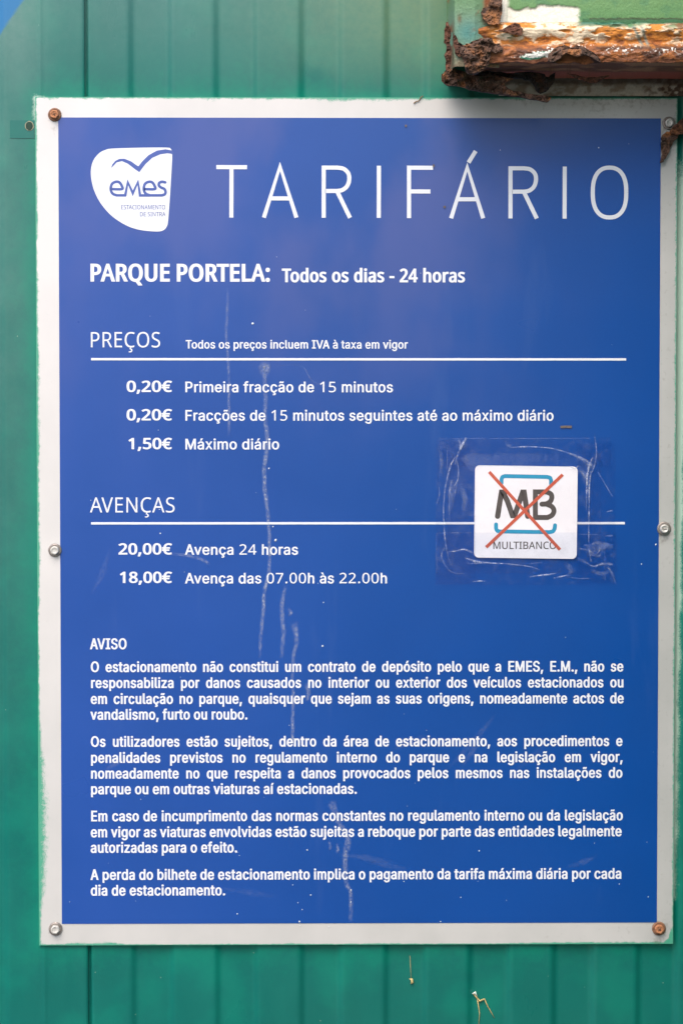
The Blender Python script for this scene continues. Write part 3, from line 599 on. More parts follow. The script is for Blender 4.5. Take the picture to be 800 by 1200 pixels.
'é': [404,[[212,-8,177,-5,145,3,117,16,92,35,72,58,56,85,44,116,37,150,34,187,36,224,44,258,55,290,71,317,91,340,115,359,142,373,172,382,205,384,226,383,246,380,266,374,285,366,303,355,319,341,334,324,347,305,357,282,365,256,370,227,371,194,371,169,75,169,75,221,338,221,310,202,308,226,304,248,298,269,288,286,277,301,263,314,246,323,227,328,205,330,183,328,164,323,146,313,131,301,119,286,109,270,102,251,97,231,96,211,96,178,98,151,102,127,110,106,121,88,135,73,151,61,169,53,190,48,212,46,227,47,241,49,254,53,265,58,276,65,285,73,294,82,300,93,306,105,365,91,358,72,348,55,335,39,320,26,302,14,283,4,261,-3,237,-7],[177,429,225,529,293,529,227,429]]],
'í': [167,[[53,0,53,379,114,379,114,0],[57,429,104,529,173,529,107,429]]],
'ó': [415,[[207,-8,174,-5,144,3,117,16,93,35,72,58,56,85,44,116,37,150,34,187,37,225,44,260,56,291,72,318,93,341,117,360,144,374,174,382,207,384,241,382,271,374,299,360,323,341,343,318,359,291,371,260,379,225,381,187,379,150,371,116,359,85,343,58,323,35,299,16,271,3,241,-5],[207,46,231,49,252,55,270,66,285,80,298,97,307,117,314,139,318,163,319,187,318,212,314,236,307,258,298,278,285,296,270,310,252,321,231,328,207,330,184,328,163,321,145,310,130,296,118,278,108,258,102,236,98,212,96,187,98,163,102,139,108,117,118,97,130,80,145,66,163,55,184,49],[181,429,228,529,297,529,231,429]]],
'õ': [415,[[207,-8,174,-5,144,3,117,16,93,35,72,58,56,85,44,116,37,150,34,187,37,225,44,260,56,291,72,318,93,341,117,360,144,374,174,382,207,384,241,382,271,374,299,360,323,341,343,318,359,291,371,260,379,225,381,187,379,150,371,116,359,85,343,58,323,35,299,16,271,3,241,-5],[207,46,231,49,252,55,270,66,285,80,298,97,307,117,314,139,318,163,319,187,318,212,314,236,307,258,298,278,285,296,270,310,252,321,231,328,207,330,184,328,163,321,145,310,130,296,118,278,108,258,102,236,98,212,96,187,98,163,102,139,108,117,118,97,130,80,145,66,163,55,184,49],[252,446,227,450,204,460,185,470,169,475,156,466,151,448,108,448,110,467,115,484,123,498,133,509,147,516,163,518,188,514,209,504,228,494,245,490,258,496,265,517,306,517,304,497,299,480,291,466,281,455,268,448]]],
},
'B': {
' ': [209,[]],
',': [215,[[154,84,136,23,111,-42,85,-103,33,-103,49,-38,63,31,73,93,148,93]]],
'-': [258,[[32,184,32,246,226,246,226,184]]],
'.': [215,[[58,43,59,57,61,69,66,78,72,85,80,90,88,94,97,96,107,97,117,96,126,94,135,90,142,85,149,78,153,69,156,57,157,43,156,30,153,18,149,9,142,2,135,-4,126,-8,117,-10,107,-11,97,-10,88,-8,80,-4,72,2,66,9,61,18,59,30]]],
'0': [459,[[419,287,419,260,418,234,416,209,413,185,409,163,403,137,395,112,386,90,376,70,363,52,349,37,334,23,316,12,297,3,276,-3,253,-7,229,-8,198,-6,170,1,145,12,122,27,103,47,86,70,71,98,60,129,52,156,47,186,43,217,40,251,39,287,40,323,42,357,46,389,51,418,58,446,69,477,83,504,99,527,119,547,141,562,167,573,196,579,229,581,259,579,287,573,313,562,335,547,355,527,372,504,387,477,399,446,406,418,412,389,416,357,419,323],[110,287,110,257,112,228,114,202,117,178,121,156,128,132,137,111,147,93,159,78,173,67,190,59,208,54,229,52,249,54,268,59,284,67,298,78,310,92,320,110,329,131,336,156,340,178,344,202,346,228,348,257,348,287,348,317,346,346,344,372,340,396,336,417,329,442,320,463,310,481,298,495,284,507,268,515,249,520,229,521,208,520,190,515,173,507,159,495,147,481,137,463,128,442,121,417,117,396,114,372,112,346,110,317]]],
'1': [459,[[285,0,216,0,216,400,216,439,217,470,219,499,196,477,169,455,108,405,71,452,226,573,285,573]]],
'2': [459,[[417,0,38,0,38,59,188,210,261,287,275,304,287,320,298,337,306,353,313,370,318,387,321,405,322,424,320,446,315,466,306,482,294,496,278,507,261,514,242,519,221,520,200,520,181,517,164,512,147,506,131,498,115,489,99,478,83,466,45,513,94,548,108,555,122,561,137,567,153,572,169,576,186,578,203,580,221,581,246,579,270,576,293,570,313,562,331,552,347,540,361,526,372,510,382,492,388,472,392,451,394,428,393,406,389,385,383,364,375,344,365,324,353,305,340,286,324,267,247,185,128,67,128,64,417,64]]],
'3': [459,[[395,439,394,420,392,403,387,387,381,372,373,359,363,347,352,336,340,326,326,318,310,311,294,306,277,302,277,298,309,293,337,283,360,271,379,255,394,236,405,214,411,190,413,163,412,139,407,116,400,94,390,74,377,56,360,40,341,26,318,14,297,6,275,0,250,-5,223,-7,193,-8,171,-8,150,-6,130,-4,110,-1,91,3,72,8,54,15,36,23,36,89,54,81,74,73,93,67,114,61,135,57,155,54,175,52,194,51,230,53,260,59,285,68,305,81,320,98,331,117,337,139,339,164,338,182,335,197,329,211,320,223,310,233,297,242,282,249,265,255,246,260,226,263,203,265,179,265,123,265,123,326,180,326,202,326,223,329,242,333,259,339,274,347,286,356,298,366,307,377,314,390,319,404,322,418,323,434,321,454,316,471,307,486,295,498,280,508,262,516,242,520,219,521,204,521,190,520,176,518,164,515,117,498,75,473,39,521,55,533,73,544,93,554,115,563,139,571,163,576,190,579,218,581,252,579,283,574,309,566,332,555,352,540,371,519,384,495,393,468]]],
'4': [459,[[443,130,359,130,359,0,291,0,291,130,17,130,17,190,286,576,359,576,359,193,443,193],[291,374,291,412,293,444,294,474,295,500,292,500,276,468,257,438,86,193,291,193]]],
'5': [459,[[221,351,249,350,275,346,300,340,322,331,343,320,361,307,376,291,389,274,400,254,407,232,412,209,413,183,411,154,407,128,399,103,387,81,373,60,356,43,336,28,314,15,289,5,261,-2,231,-7,199,-8,177,-8,156,-6,136,-4,116,0,97,4,80,10,65,16,51,23,51,90,66,81,82,74,101,68,121,62,141,58,161,55,181,53,200,52,220,53,239,55,257,60,274,65,289,73,302,82,313,93,323,106,331,121,336,137,340,156,341,176,339,202,332,225,321,245,306,262,287,275,262,284,232,290,197,292,146,288,99,280,64,302,86,573,373,573,373,508,146,508,132,342,169,348]]],
'6': [459,[[44,245,45,269,46,294,48,318,51,342,55,366,60,389,67,412,75,433,84,454,95,474,107,492,121,510,137,525,155,539,174,551,196,562,220,570,246,576,275,579,306,581,344,579,377,573,377,513,344,520,308,523,281,522,257,518,235,512,216,504,198,494,183,483,169,469,158,454,148,437,139,419,132,400,127,380,122,359,119,337,116,314,115,291,119,291,126,300,133,309,141,318,150,326,160,333,170,339,182,345,194,350,208,353,223,356,238,358,255,358,279,357,302,353,323,347,342,338,360,327,375,313,389,297,400,279,409,258,416,236,420,211,421,184,420,156,415,129,408,104,399,82,386,61,372,44,355,28,336,15,314,5,291,-2,266,-7,239,-8,219,-7,199,-4,181,1,163,7,146,16,130,26,115,39,101,54,88,70,77,89,67,110,59,133,52,158,48,185,45,214],[238,51,262,53,284,59,303,70,320,84,334,102,343,125,349,153,351,184,350,210,344,233,336,254,324,271,308,285,289,295,267,301,241,303,222,302,205,299,189,294,175,287,162,279,150,270,140,259,131,248,124,236,119,223,116,211,115,198,116,185,117,172,120,159,123,146,127,133,133,121,139,110,146,99,155,88,164,79,174,71,185,64,197,59,210,55,223,52]]],
'7': [459,[[109,0,344,508,35,508,35,573,419,573,419,518,187,0]]],
'8': [459,[[229,581,253,580,276,577,298,572,318,565,336,556,352,546,366,533,378,519,388,503,395,485,399,465,400,443,399,427,396,411,392,397,385,383,377,371,368,359,357,348,346,338,333,328,320,319,306,311,291,303,308,294,325,285,340,275,355,265,369,254,381,242,392,229,401,216,409,201,414,185,418,167,419,148,417,125,413,104,406,84,395,65,383,49,367,34,350,22,330,11,308,3,284,-3,258,-7,231,-8,201,-7,174,-3,149,2,126,10,106,21,89,33,74,47,61,63,52,81,45,101,41,122,39,146,40,165,43,183,49,199,56,214,65,228,75,241,86,253,99,264,113,274,128,283,143,291,158,299,144,307,131,316,119,326,107,336,96,346,87,358,78,370,71,383,65,396,61,411,59,427,58,444,59,465,63,485,70,503,80,518,92,533,107,545,123,556,141,565,161,572,182,577,205,580],[108,145,110,125,116,107,125,90,138,76,155,64,176,55,200,50,229,48,257,50,281,55,302,64,319,76,332,91,342,108,348,127,350,148,349,161,346,174,341,186,335,197,327,207,317,217,306,226,293,235,279,243,264,251,247,258,229,265,217,270,200,262,184,254,170,246,157,237,146,228,136,219,128,208,121,197,115,186,111,173,109,160],[228,524,207,522,188,518,170,512,155,502,143,491,134,476,128,460,127,441,128,427,130,414,135,402,141,391,148,382,157,373,167,365,179,357,232,330,282,357,292,364,302,373,310,382,317,392,323,402,327,414,330,427,330,441,329,460,323,476,315,491,302,502,287,512,270,518,250,522]]],
'9': [459,[[417,328,417,304,415,279,413,255,410,231,406,207,401,183,394,161,387,139,377,118,366,99,354,80,340,63,324,47,306,33,286,21,265,11,241,3,214,-3,185,-7,154,-8,117,-6,82,0,82,60,115,53,152,50,179,51,204,54,226,60,245,68,262,78,278,90,291,103,303,118,313,135,322,153,329,172,334,192,339,213,342,235,344,258,346,281,341,281,334,272,327,263,319,255,310,247,301,240,290,233,278,228,266,223,252,219,237,216,222,215,204,214,181,215,158,219,138,226,118,235,101,246,85,260,72,275,61,294,52,314,45,336,41,361,40,387,42,416,46,443,53,468,63,491,76,511,90,529,107,544,127,557,148,568,171,575,196,579,223,581,243,580,262,577,281,572,299,565,316,556,332,545,347,533,361,518,373,501,384,483,394,462,402,439,409,415,413,388,416,359],[223,521,199,519,178,513,159,503,142,488,128,470,118,447,112,420,110,388,112,362,117,339,125,318,137,301,152,287,171,277,193,271,220,269,238,270,256,273,272,278,286,285,300,293,311,303,321,313,330,325,337,337,342,349,345,362,346,374,345,387,344,400,341,413,338,426,334,439,328,451,322,463,315,474,307,484,298,493,288,501,277,508,265,514,252,518,238,520]]],
':': [215,[[58,43,59,57,61,69,66,78,72,85,80,90,88,94,97,96,107,97,117,96,126,94,135,90,142,85,149,78,153,69,156,57,157,43,156,30,153,18,149,9,142,2,135,-4,126,-8,117,-10,107,-11,97,-10,88,-8,80,-4,72,2,66,9,61,18,59,30],[58,387,59,401,61,412,66,422,72,429,80,434,88,438,97,440,107,441,117,440,126,438,135,434,142,429,149,422,153,412,156,401,157,387,156,373,153,362,149,352,142,345,135,339,126,335,117,333,107,332,97,333,88,335,80,339,72,345,66,352,61,362,59,373]]],
'A': [512,[[437,0,368,177,141,177,73,0,0,0,224,575,289,575,512,0],[282,415,274,438,263,473,255,500,247,468,238,438,230,415,165,241,346,241]]],
'B': [521,[[241,573,282,571,319,568,351,561,380,552,404,541,424,526,439,508,450,486,457,460,459,431,458,414,456,399,452,384,446,371,439,358,431,347,421,337,409,328,396,320,382,313,367,308,350,304,350,300,367,297,384,292,400,286,415,279,429,271,441,261,452,249,461,236,468,221,474,203,477,184,478,163,476,138,472,115,464,93,454,74,441,57,425,42,406,29,385,19,362,11,337,5,309,1,279,0,78,0,78,573],[256,329,290,330,318,335,340,342,357,352,369,366,377,382,382,401,384,423,382,445,376,463,365,478,351,490,332,499,308,506,279,510,245,511,150,511,150,329],[150,269,150,61,265,61,301,63,330,68,354,78,371,91,384,107,394,125,399,145,401,168,400,183,398,197,394,210,388,221,380,232,370,241,358,249,344,256,327,262,307,266,285,268,260,269]]],
'C': [507,[[323,517,301,516,280,513,260,508,241,502,223,493,206,482,192,470,178,456,166,440,155,423,146,404,139,383,133,361,129,337,126,312,125,286,126,259,129,233,133,208,139,185,147,164,160,139,175,117,192,99,213,83,236,71,262,62,291,57,322,55,341,56,359,57,377,59,394,62,460,78,460,15,443,10,427,5,410,1,393,-2,375,-5,356,-7,335,-8,312,-8,278,-7,247,-2,217,5,191,15,166,28,144,44,124,62,106,82,91,105,78,131,68,158,59,188,54,219,50,252,49,287,50,313,52,337,55,361,60,384,67,406,77,432,89,456,103,478,120,499,138,517,159,534,181,548,206,559,233,569,261,575,292,579,324,581,346,580,367,578,388,576,409,572,429,567,448,561,465,554,482,547,453,486,394,508,378,512,360,515,342,517]]],
'D': [585,[[536,292,535,255,531,220,524,188,514,158,501,131,485,106,467,84,447,64,424,47,399,33,371,21,341,12,309,5,274,1,237,0,78,0,78,573,254,573,288,571,320,567,350,561,378,552,404,540,428,526,450,510,470,491,487,470,502,446,514,420,524,392,531,361,535,328],[460,289,459,319,456,346,451,371,444,394,435,415,421,437,404,457,384,474,361,487,336,498,308,505,277,509,244,511,150,511,150,62,228,62,272,64,311,71,346,82,377,98,402,119,423,144,439,174,451,208,458,246]]],
'E': [446,[[398,0,78,0,78,573,398,573,398,509,150,509,150,330,383,330,383,268,150,268,150,63,398,63]]],
'I': [272,[[239,0,32,0,32,42,99,57,99,515,32,531,32,573,239,573,239,531,172,515,172,57,239,42]]],
'L': [420,[[78,0,78,573,150,573,150,64,400,64,400,0]]],
'M': [727,[[330,0,142,502,139,502,142,461,144,407,144,347,144,0,78,0,78,573,184,573,361,103,364,103,544,573,650,573,650,0,578,0,578,352,579,408,581,460,584,501,581,501,390,0]]],
'N': [609,[[532,0,447,0,141,476,138,476,141,432,143,378,144,320,144,0,78,0,78,573,161,573,467,99,470,99,468,137,466,193,464,249,464,573,532,573]]],
'O': [626,[[577,287,577,261,575,236,571,212,567,189,561,166,551,140,540,116,526,94,510,73,493,54,473,38,451,24,428,13,402,4,375,-3,345,-7,314,-8,281,-7,251,-3,222,4,196,13,173,25,151,39,131,55,114,73,98,94,85,116,74,141,65,167,59,189,55,212,51,237,50,262,49,288,50,322,54,355,59,386,67,415,78,442,91,467,106,490,123,510,143,529,166,545,190,558,218,568,247,575,280,580,314,581,348,580,379,576,408,568,434,558,459,545,481,529,501,511,519,490,534,468,547,442,558,415,567,386,573,355,576,322],[125,287,126,259,128,233,132,208,138,184,145,163,157,138,171,117,188,98,207,83,230,70,255,62,283,56,314,55,345,56,373,62,398,70,420,83,439,98,456,117,470,138,481,163,488,184,494,208,498,233,500,259,501,287,499,329,494,366,485,400,472,430,456,457,436,479,412,496,384,508,351,516,314,518,283,516,255,511,230,502,207,490,188,475,171,457,157,435,145,411,138,389,132,366,128,342,126,315]]],
'P': [485,[[229,573,272,571,309,566,342,557,370,544,393,528,411,509,426,487,436,463,442,435,444,404,444,387,441,370,438,353,433,336,426,321,417,306,407,292,395,278,380,266,364,255,345,246,324,238,301,231,275,227,247,224,216,223,150,223,150,0,78,0,78,573],[223,511,150,511,150,285,208,285,234,285,258,288,279,291,298,296,315,303,330,311,342,322,352,334,360,347,365,363,369,381,370,401,367,427,361,449,350,468,334,484,314,495,289,504,258,509]]],
'Q': [626,[[577,287,577,260,574,233,571,208,565,184,559,160,548,133,535,108,520,85,503,64,483,46,461,30,437,17,411,6,548,-136,444,-136,334,-7,324,-8,314,-8,281,-7,251,-3,222,4,196,13,173,25,151,39,131,55,114,73,98,94,85,116,74,141,65,167,59,189,55,212,51,237,50,262,49,288,50,322,54,355,59,386,67,415,78,442,91,467,106,490,123,510,143,529,166,545,190,558,218,568,247,575,280,580,314,581,348,580,379,576,408,568,434,558,459,545,481,529,501,511,519,490,534,468,547,442,558,415,567,386,573,355,576,322],[125,287,126,259,128,233,132,208,138,184,145,163,157,138,171,117,188,98,207,83,230,70,255,62,283,56,314,55,345,56,373,62,398,70,420,83,439,98,456,117,470,138,481,163,488,184,494,208,498,233,500,259,501,287,499,329,494,366,485,400,472,430,456,457,436,479,412,496,384,508,351,516,314,518,283,516,255,511,230,502,207,490,188,475,171,457,157,435,145,411,138,389,132,366,128,342,126,315]]],
'R': [499,[[236,573,270,571,301,568,329,562,353,555,375,544,393,532,409,517,422,500,432,481,439,460,443,436,444,410,443,388,440,368,435,350,427,334,418,319,408,306,397,295,385,285,371,277,358,269,344,262,330,257,487,0,403,0,264,237,150,237,150,0,78,0,78,573],[232,510,150,510,150,298,236,298,268,299,296,304,319,313,338,325,352,341,362,359,368,381,370,407,369,424,366,440,361,455,355,467,346,477,336,486,324,494,310,500,293,504,275,507,254,509]]],
'S': [440,[[403,153,401,128,396,106,389,85,378,66,364,49,348,35,328,22,307,11,283,3,257,-3,228,-7,198,-8,137,-5,83,4,41,19,41,88,56,82,73,76,92,70,113,65,134,60,156,57,179,55,201,55,222,55,240,57,257,61,273,66,286,72,298,79,308,88,316,98,322,109,327,120,329,133,330,147,330,160,327,173,324,184,318,194,311,204,302,213,291,221,277,230,261,238,242,247,220,255,196,265,131,294,118,302,106,311,95,320,85,330,76,340,69,351,63,363,57,375,53,389,50,403,49,418,48,435,50,457,54,477,61,496,71,513,84,528,99,542,116,553,136,563,157,571,180,576,205,579,231,581,254,580,276,578,297,576,318,572,337,567,355,562,372,555,389,549,366,487,302,508,284,512,266,515,248,517,229,517,212,517,196,515,182,511,169,507,158,501,148,494,140,486,133,478,128,468,124,457,122,446,121,434,122,420,124,407,128,396,133,386,140,376,149,367,160,359,172,351,187,343,204,335,224,327,246,318,270,309,293,299,313,289,332,279,348,268,362,255,374,242,385,228,392,212,398,194,401,175]]],
'T': [446,[[259,0,187,0,187,509,8,509,8,573,437,573,437,509,259,509]]],
'U': [586,[[513,202,512,173,507,146,500,120,489,95,476,72,459,52,439,35,416,20,395,10,372,2,347,-4,320,-7,290,-8,250,-6,213,1,181,13,152,29,128,50,108,75,92,103,81,133,74,167,72,204,72,573,144,573,144,201,147,168,154,139,165,114,182,93,203,76,228,64,259,57,294,55,319,56,342,59,361,65,379,73,394,84,407,96,418,110,427,126,433,143,438,161,441,181,442,202,442,573,513,573]]],
'V': [481,[[481,573,277,0,204,0,0,573,75,573,204,205,220,160,231,119,241,80,250,119,262,161,277,207,405,573]]],
'a': [450,[[231,437,261,436,287,432,311,425,331,415,347,403,364,383,376,358,383,328,385,293,385,0,334,0,320,61,317,61,307,50,298,40,288,30,279,22,268,15,258,9,246,3,234,-1,220,-4,206,-6,190,-8,172,-8,154,-7,136,-5,119,0,103,6,88,13,75,23,64,34,55,48,47,63,41,80,38,99,37,119,40,150,50,176,65,199,87,219,110,231,137,241,168,249,203,254,243,257,316,259,316,285,315,309,310,330,303,347,293,359,280,368,265,375,247,379,227,380,210,379,194,378,178,374,163,370,106,347,84,400,99,408,115,414,132,421,151,426,170,431,190,434,210,436],[252,208,215,205,184,200,159,192,141,182,127,170,118,155,112,138,110,119,111,102,115,87,122,75,132,66,144,58,157,53,172,50,188,49,215,51,238,56,260,66,279,79,295,96,306,117,313,142,315,172,315,210]]],
'd': [493,[[221,-8,190,-6,162,1,136,12,113,28,92,48,75,72,61,101,52,134,46,172,44,214,46,256,52,294,62,327,75,357,93,381,113,402,137,417,162,429,191,436,221,438,238,437,253,436,267,433,280,429,292,425,303,420,314,413,323,407,332,399,340,391,348,383,354,374,359,374,356,405,354,438,354,609,425,609,425,0,368,0,358,58,354,58,348,49,340,40,332,32,323,24,314,17,303,11,292,6,279,1,266,-3,252,-6,237,-7],[232,51,263,53,290,60,311,71,328,88,340,109,348,135,354,165,355,200,355,213,354,244,351,271,346,296,338,318,329,336,313,355,291,369,264,377,231,379,204,376,181,368,162,354,146,334,135,315,127,293,122,269,118,242,117,213,118,183,122,156,127,133,135,111,146,93,162,74,181,61,205,53]]],
'h': [496,[[139,431,138,399,135,370,140,370,147,381,155,391,164,400,174,407,185,414,196,420,208,425,221,429,233,433,247,435,260,437,273,437,298,436,321,433,342,428,360,421,377,411,391,400,403,386,413,370,421,351,426,330,430,306,431,280,431,0,361,0,361,275,359,299,355,321,348,338,338,353,324,364,308,372,288,377,265,379,242,377,222,374,204,368,189,360,177,350,166,338,157,324,150,308,145,289,142,269,139,246,139,222,139,0,68,0,68,609,139,609]]],
'i': [207,[[139,430,139,0,68,0,68,430],[104,591,112,590,119,588,126,585,133,580,138,574,142,566,144,557,145,546,144,536,142,526,138,519,133,512,126,508,119,504,112,502,104,501,96,502,88,504,81,508,75,512,69,519,66,526,63,536,63,546,63,557,66,566,69,574,75,580,81,585,88,588,96,590]]],
'o': [485,[[442,216,441,190,438,165,434,142,428,121,420,101,411,82,400,66,388,51,374,37,359,25,342,15,324,7,305,0,285,-4,264,-7,241,-8,221,-7,200,-4,181,0,163,7,145,15,129,25,114,37,100,51,88,66,77,82,67,101,59,121,52,142,48,165,45,190,44,216,45,243,48,269,53,293,60,316,68,336,81,360,97,380,116,397,137,412,161,423,186,431,214,436,244,438,272,436,299,431,324,423,347,412,368,397,387,380,403,360,417,336,426,316,433,293,438,269,441,243],[117,216,118,191,120,169,125,147,130,128,138,110,147,95,159,82,172,71,187,62,203,56,222,52,243,51,264,52,282,56,299,62,314,71,327,82,339,95,348,110,356,128,361,147,366,169,368,191,369,216,368,240,365,263,361,284,355,303,348,320,338,335,327,348,314,359,299,367,282,374,263,377,242,379,212,376,185,368,164,354,147,335,136,317,128,295,122,271,118,245]]],
'r': [331,[[269,438,295,437,319,433,310,368,287,372,264,374,252,373,240,371,228,368,217,363,206,358,195,351,186,343,176,334,168,324,161,313,154,301,149,289,144,275,141,261,139,245,139,229,139,0,68,0,68,430,126,430,134,351,137,351,144,363,152,374,161,385,170,395,180,404,191,413,202,420,214,426,227,431,240,435,254,437]]],
's': [384,[[348,119,347,99,343,80,336,64,327,49,316,36,302,24,286,14,268,6,248,0,226,-4,202,-7,176,-8,155,-8,135,-6,116,-4,99,-1,83,3,68,8,55,13,42,19,42,83,104,60,122,55,141,52,159,50,178,49,203,50,224,53,242,59,256,66,266,76,274,86,278,99,280,112,279,120,278,128,275,135,271,141,266,148,259,154,250,160,239,167,174,196,103,228,89,236,76,245,66,255,57,266,50,278,45,292,42,307,41,324,44,350,52,372,66,392,85,408,104,419,125,427,149,433,174,437,202,438,221,437,240,436,258,434,275,430,292,426,308,421,324,415,339,409,315,353,258,372,243,376,228,378,213,380,197,380,177,379,159,377,144,372,131,366,121,358,114,350,110,339,108,328,109,319,111,312,114,304,119,298,125,292,133,286,142,280,154,274,219,246,289,215,302,206,314,197,324,187,333,176,339,164,344,150,347,135]]],
'Ç': [507,[[323,517,301,516,280,513,260,508,241,502,223,493,206,482,192,470,178,456,166,440,155,423,146,404,139,383,133,361,129,337,126,312,125,286,126,259,129,233,133,208,139,185,147,164,160,139,175,117,192,99,213,83,236,71,262,62,291,57,322,55,341,56,359,57,377,59,394,62,460,78,460,15,443,10,427,5,410,1,393,-2,375,-5,356,-7,335,-8,312,-8,278,-7,247,-2,217,5,191,15,166,28,144,44,124,62,106,82,91,105,78,131,68,158,59,188,54,219,50,252,49,287,50,313,52,337,55,361,60,384,67,406,77,432,89,456,103,478,120,499,138,517,159,534,181,548,206,559,233,569,261,575,292,579,324,581,346,580,367,578,388,576,409,572,429,567,448,561,465,554,482,547,453,486,394,508,378,512,360,515,342,517],[379,-111,377,-130,372,-146,363,-160,350,-171,333,-181,313,-187,288,-191,261,-192,238,-191,221,-188,221,-144,240,-147,263,-148,277,-148,288,-146,299,-144,307,-141,314,-136,319,-130,321,-122,322,-113,321,-103,317,-95,310,-88,301,-83,290,-78,278,-74,264,-71,249,-69,284,0,330,0,310,-43,345,-55,352,-59,359,-65,365,-70,370,-77,374,-84,377,-92,379,-101]]],
'€': [459,[[305,580,324,579,344,578,362,575,380,571,398,566,415,560,432,552,448,543,419,485,366,508,351,512,336,515,320,517,305,518,290,517,276,516,263,513,250,509,238,504,227,497,216,489,206,480,197,470,189,459,181,446,174,432,168,417,162,401,157,384,153,365,349,365,349,313,148,313,147,298,147,282,147,267,148,249,325,249,325,197,154,197,159,176,166,156,174,137,184,120,194,105,207,92,220,81,236,71,253,64,271,59,290,56,311,55,327,55,343,56,358,59,374,62,431,80,431,18,376,0,360,-4,344,-6,326,-8,307,-8,276,-6,247,-2,221,6,196,17,175,31,155,47,138,66,123,88,110,112,99,138,90,167,83,197,18,197,18,249,76,249,75,265,75,282,76,300,76,313,18,313,18,365,82,365,87,390,93,415,101,437,110,459,120,479,135,501,153,521,173,539,195,553,219,565,246,573,274,578]]],
},
}
def cap_h(font):
    g = GLYPHS[font]['E'][1]; ys = g[0][1::2]; return max(ys)-min(ys)
CAPH = {k: cap_h(k) for k in GLYPHS}
KERN = {('A', 'V'): -50, ('V', 'A'): -50, ('T', 'o'): -55, ('A', 'v'): -25, ('T', 'E'): 0, ('P', 'A'): -25, ('L', 'A'): 0, ('T', 'A'): -45, ('L', 'T'): -40, ('R', 'T'): -10, ('Y', 'A'): -40, ('0', ','): -10}
def fatten(pts, ox, oy):
    n = len(pts)//2; P = [Vector((pts[2*i], pts[2*i+1])) for i in range(n)]
    Q = []
    for p in P:                                    # drop doubles
        if not Q or (p-Q[-1]).length > 1e-4: Q.append(p)
    while len(Q) > 2 and (Q[0]-Q[-1]).length < 1e-4: Q.pop()
    n = len(Q); out = []
    for i in range(n):
        a = (Q[i]-Q[i-1]); b = (Q[(i+1) % n]-Q[i])
        if a.length < 1e-9 or b.length < 1e-9: out.append(Q[i]); continue
        a.normalize(); b.normalize()
        na, nb = Vector((a.y, -a.x)), Vector((b.y, -b.x))
        m = na+nb
        if m.length < .35: m = na
        else: m = m/max(.5, m.dot(na))
        if m.length > 1.5: m = m.normalized()*1.5
        out.append(Q[i]+Vector((m.x*ox, m.y*oy)))
    return out
def area(pts):
    n = len(pts)//2; return sum(pts[2*i]*pts[2*((i+1) % n)+1]-pts[2*((i+1) % n)]*pts[2*i+1] for i in range(n))/2
SGN = {k: (1 if area(max(GLYPHS[k]['O' if 'O' in GLYPHS[k] else 'E'][1], key=lambda s: abs(area(s)))) > 0 else -1) for k in GLYPHS}
from mathutils.geometry import delaunay_2d_cdt
def glyph_fill(f, ch, kx, ky, ox, oy):
    """outline -> emboldened outline -> triangles (non-zero winding)"""
    vs, es, cs = [], [], []
    for c in GLYPHS[f][ch][1]:
        q = []
        for i in range(0, len(c), 2): q += [c[i]*kx, c[i+1]*ky]
        a0 = area(q); s_ = 1.0
        for _ in range(5):                         # small counters shrink but never turn inside out
            fp = fatten(q, ox*SGN[f]*s_, oy*SGN[f]*s_)
            a1 = area([t for v in fp for t in v])
            if a0*a1 > 0 and (abs(a1) > abs(a0)*.38): break
            s_ *= .7
        if len(fp) < 3: continue
        n0 = len(vs); n = len(fp); vs += [Vector((v.x*1000, v.y*1000)) for v in fp]
        es += [(n0+i, n0+(i+1) % n) for i in range(n)]; cs.append(np.array([(v.x*1000, v.y*1000) for v in fp]))
    co, _, fs, *_r = delaunay_2d_cdt(vs, es, [], 0, 1e-5)
    out = []
    for t in fs:
        cx = sum(co[i].x for i in t)/len(t); cy = sum(co[i].y for i in t)/len(t); wn = 0
        for P in cs:
            x, yy = P[:, 0], P[:, 1]; x2, y2 = np.roll(x, -1), np.roll(yy, -1)
            left = (x2-x)*(cy-yy)-(cx-x)*(y2-yy)
            wn += int(((yy <= cy) & (y2 > cy) & (left > 0)).sum()) - int(((yy > cy) & (y2 <= cy) & (left < 0)).sum())
        if wn: out.append(t)
    return [(v.x/1000, v.y/1000) for v in co], out
def runs(text, style):
    for ch in text:
        f = style['font']
        if style.get('digits') and (ch.isdigit() or ch == '.'): f = style['digits']
        if ch not in GLYPHS[f]: f = 'A' if f == 'B' else 'B'
        yield ch, f
def measure(text, style):
    """natural width in cap heights: letters, count of spaces"""
    wsum = 0; sp = 0; prev = None
    for ch, f in runs(text, style):
        if ch == ' ': sp += 1; prev = None; continue
        wsum += (GLYPHS[f][ch][0]+KERN.get((prev, ch), 0))/CAPH[f]*(style.get('dw', 1) if f != style['font'] else 1) + style.get('track', 0)
        prev = ch
    first = GLYPHS[style['font']].get(text[0]); return wsum, sp
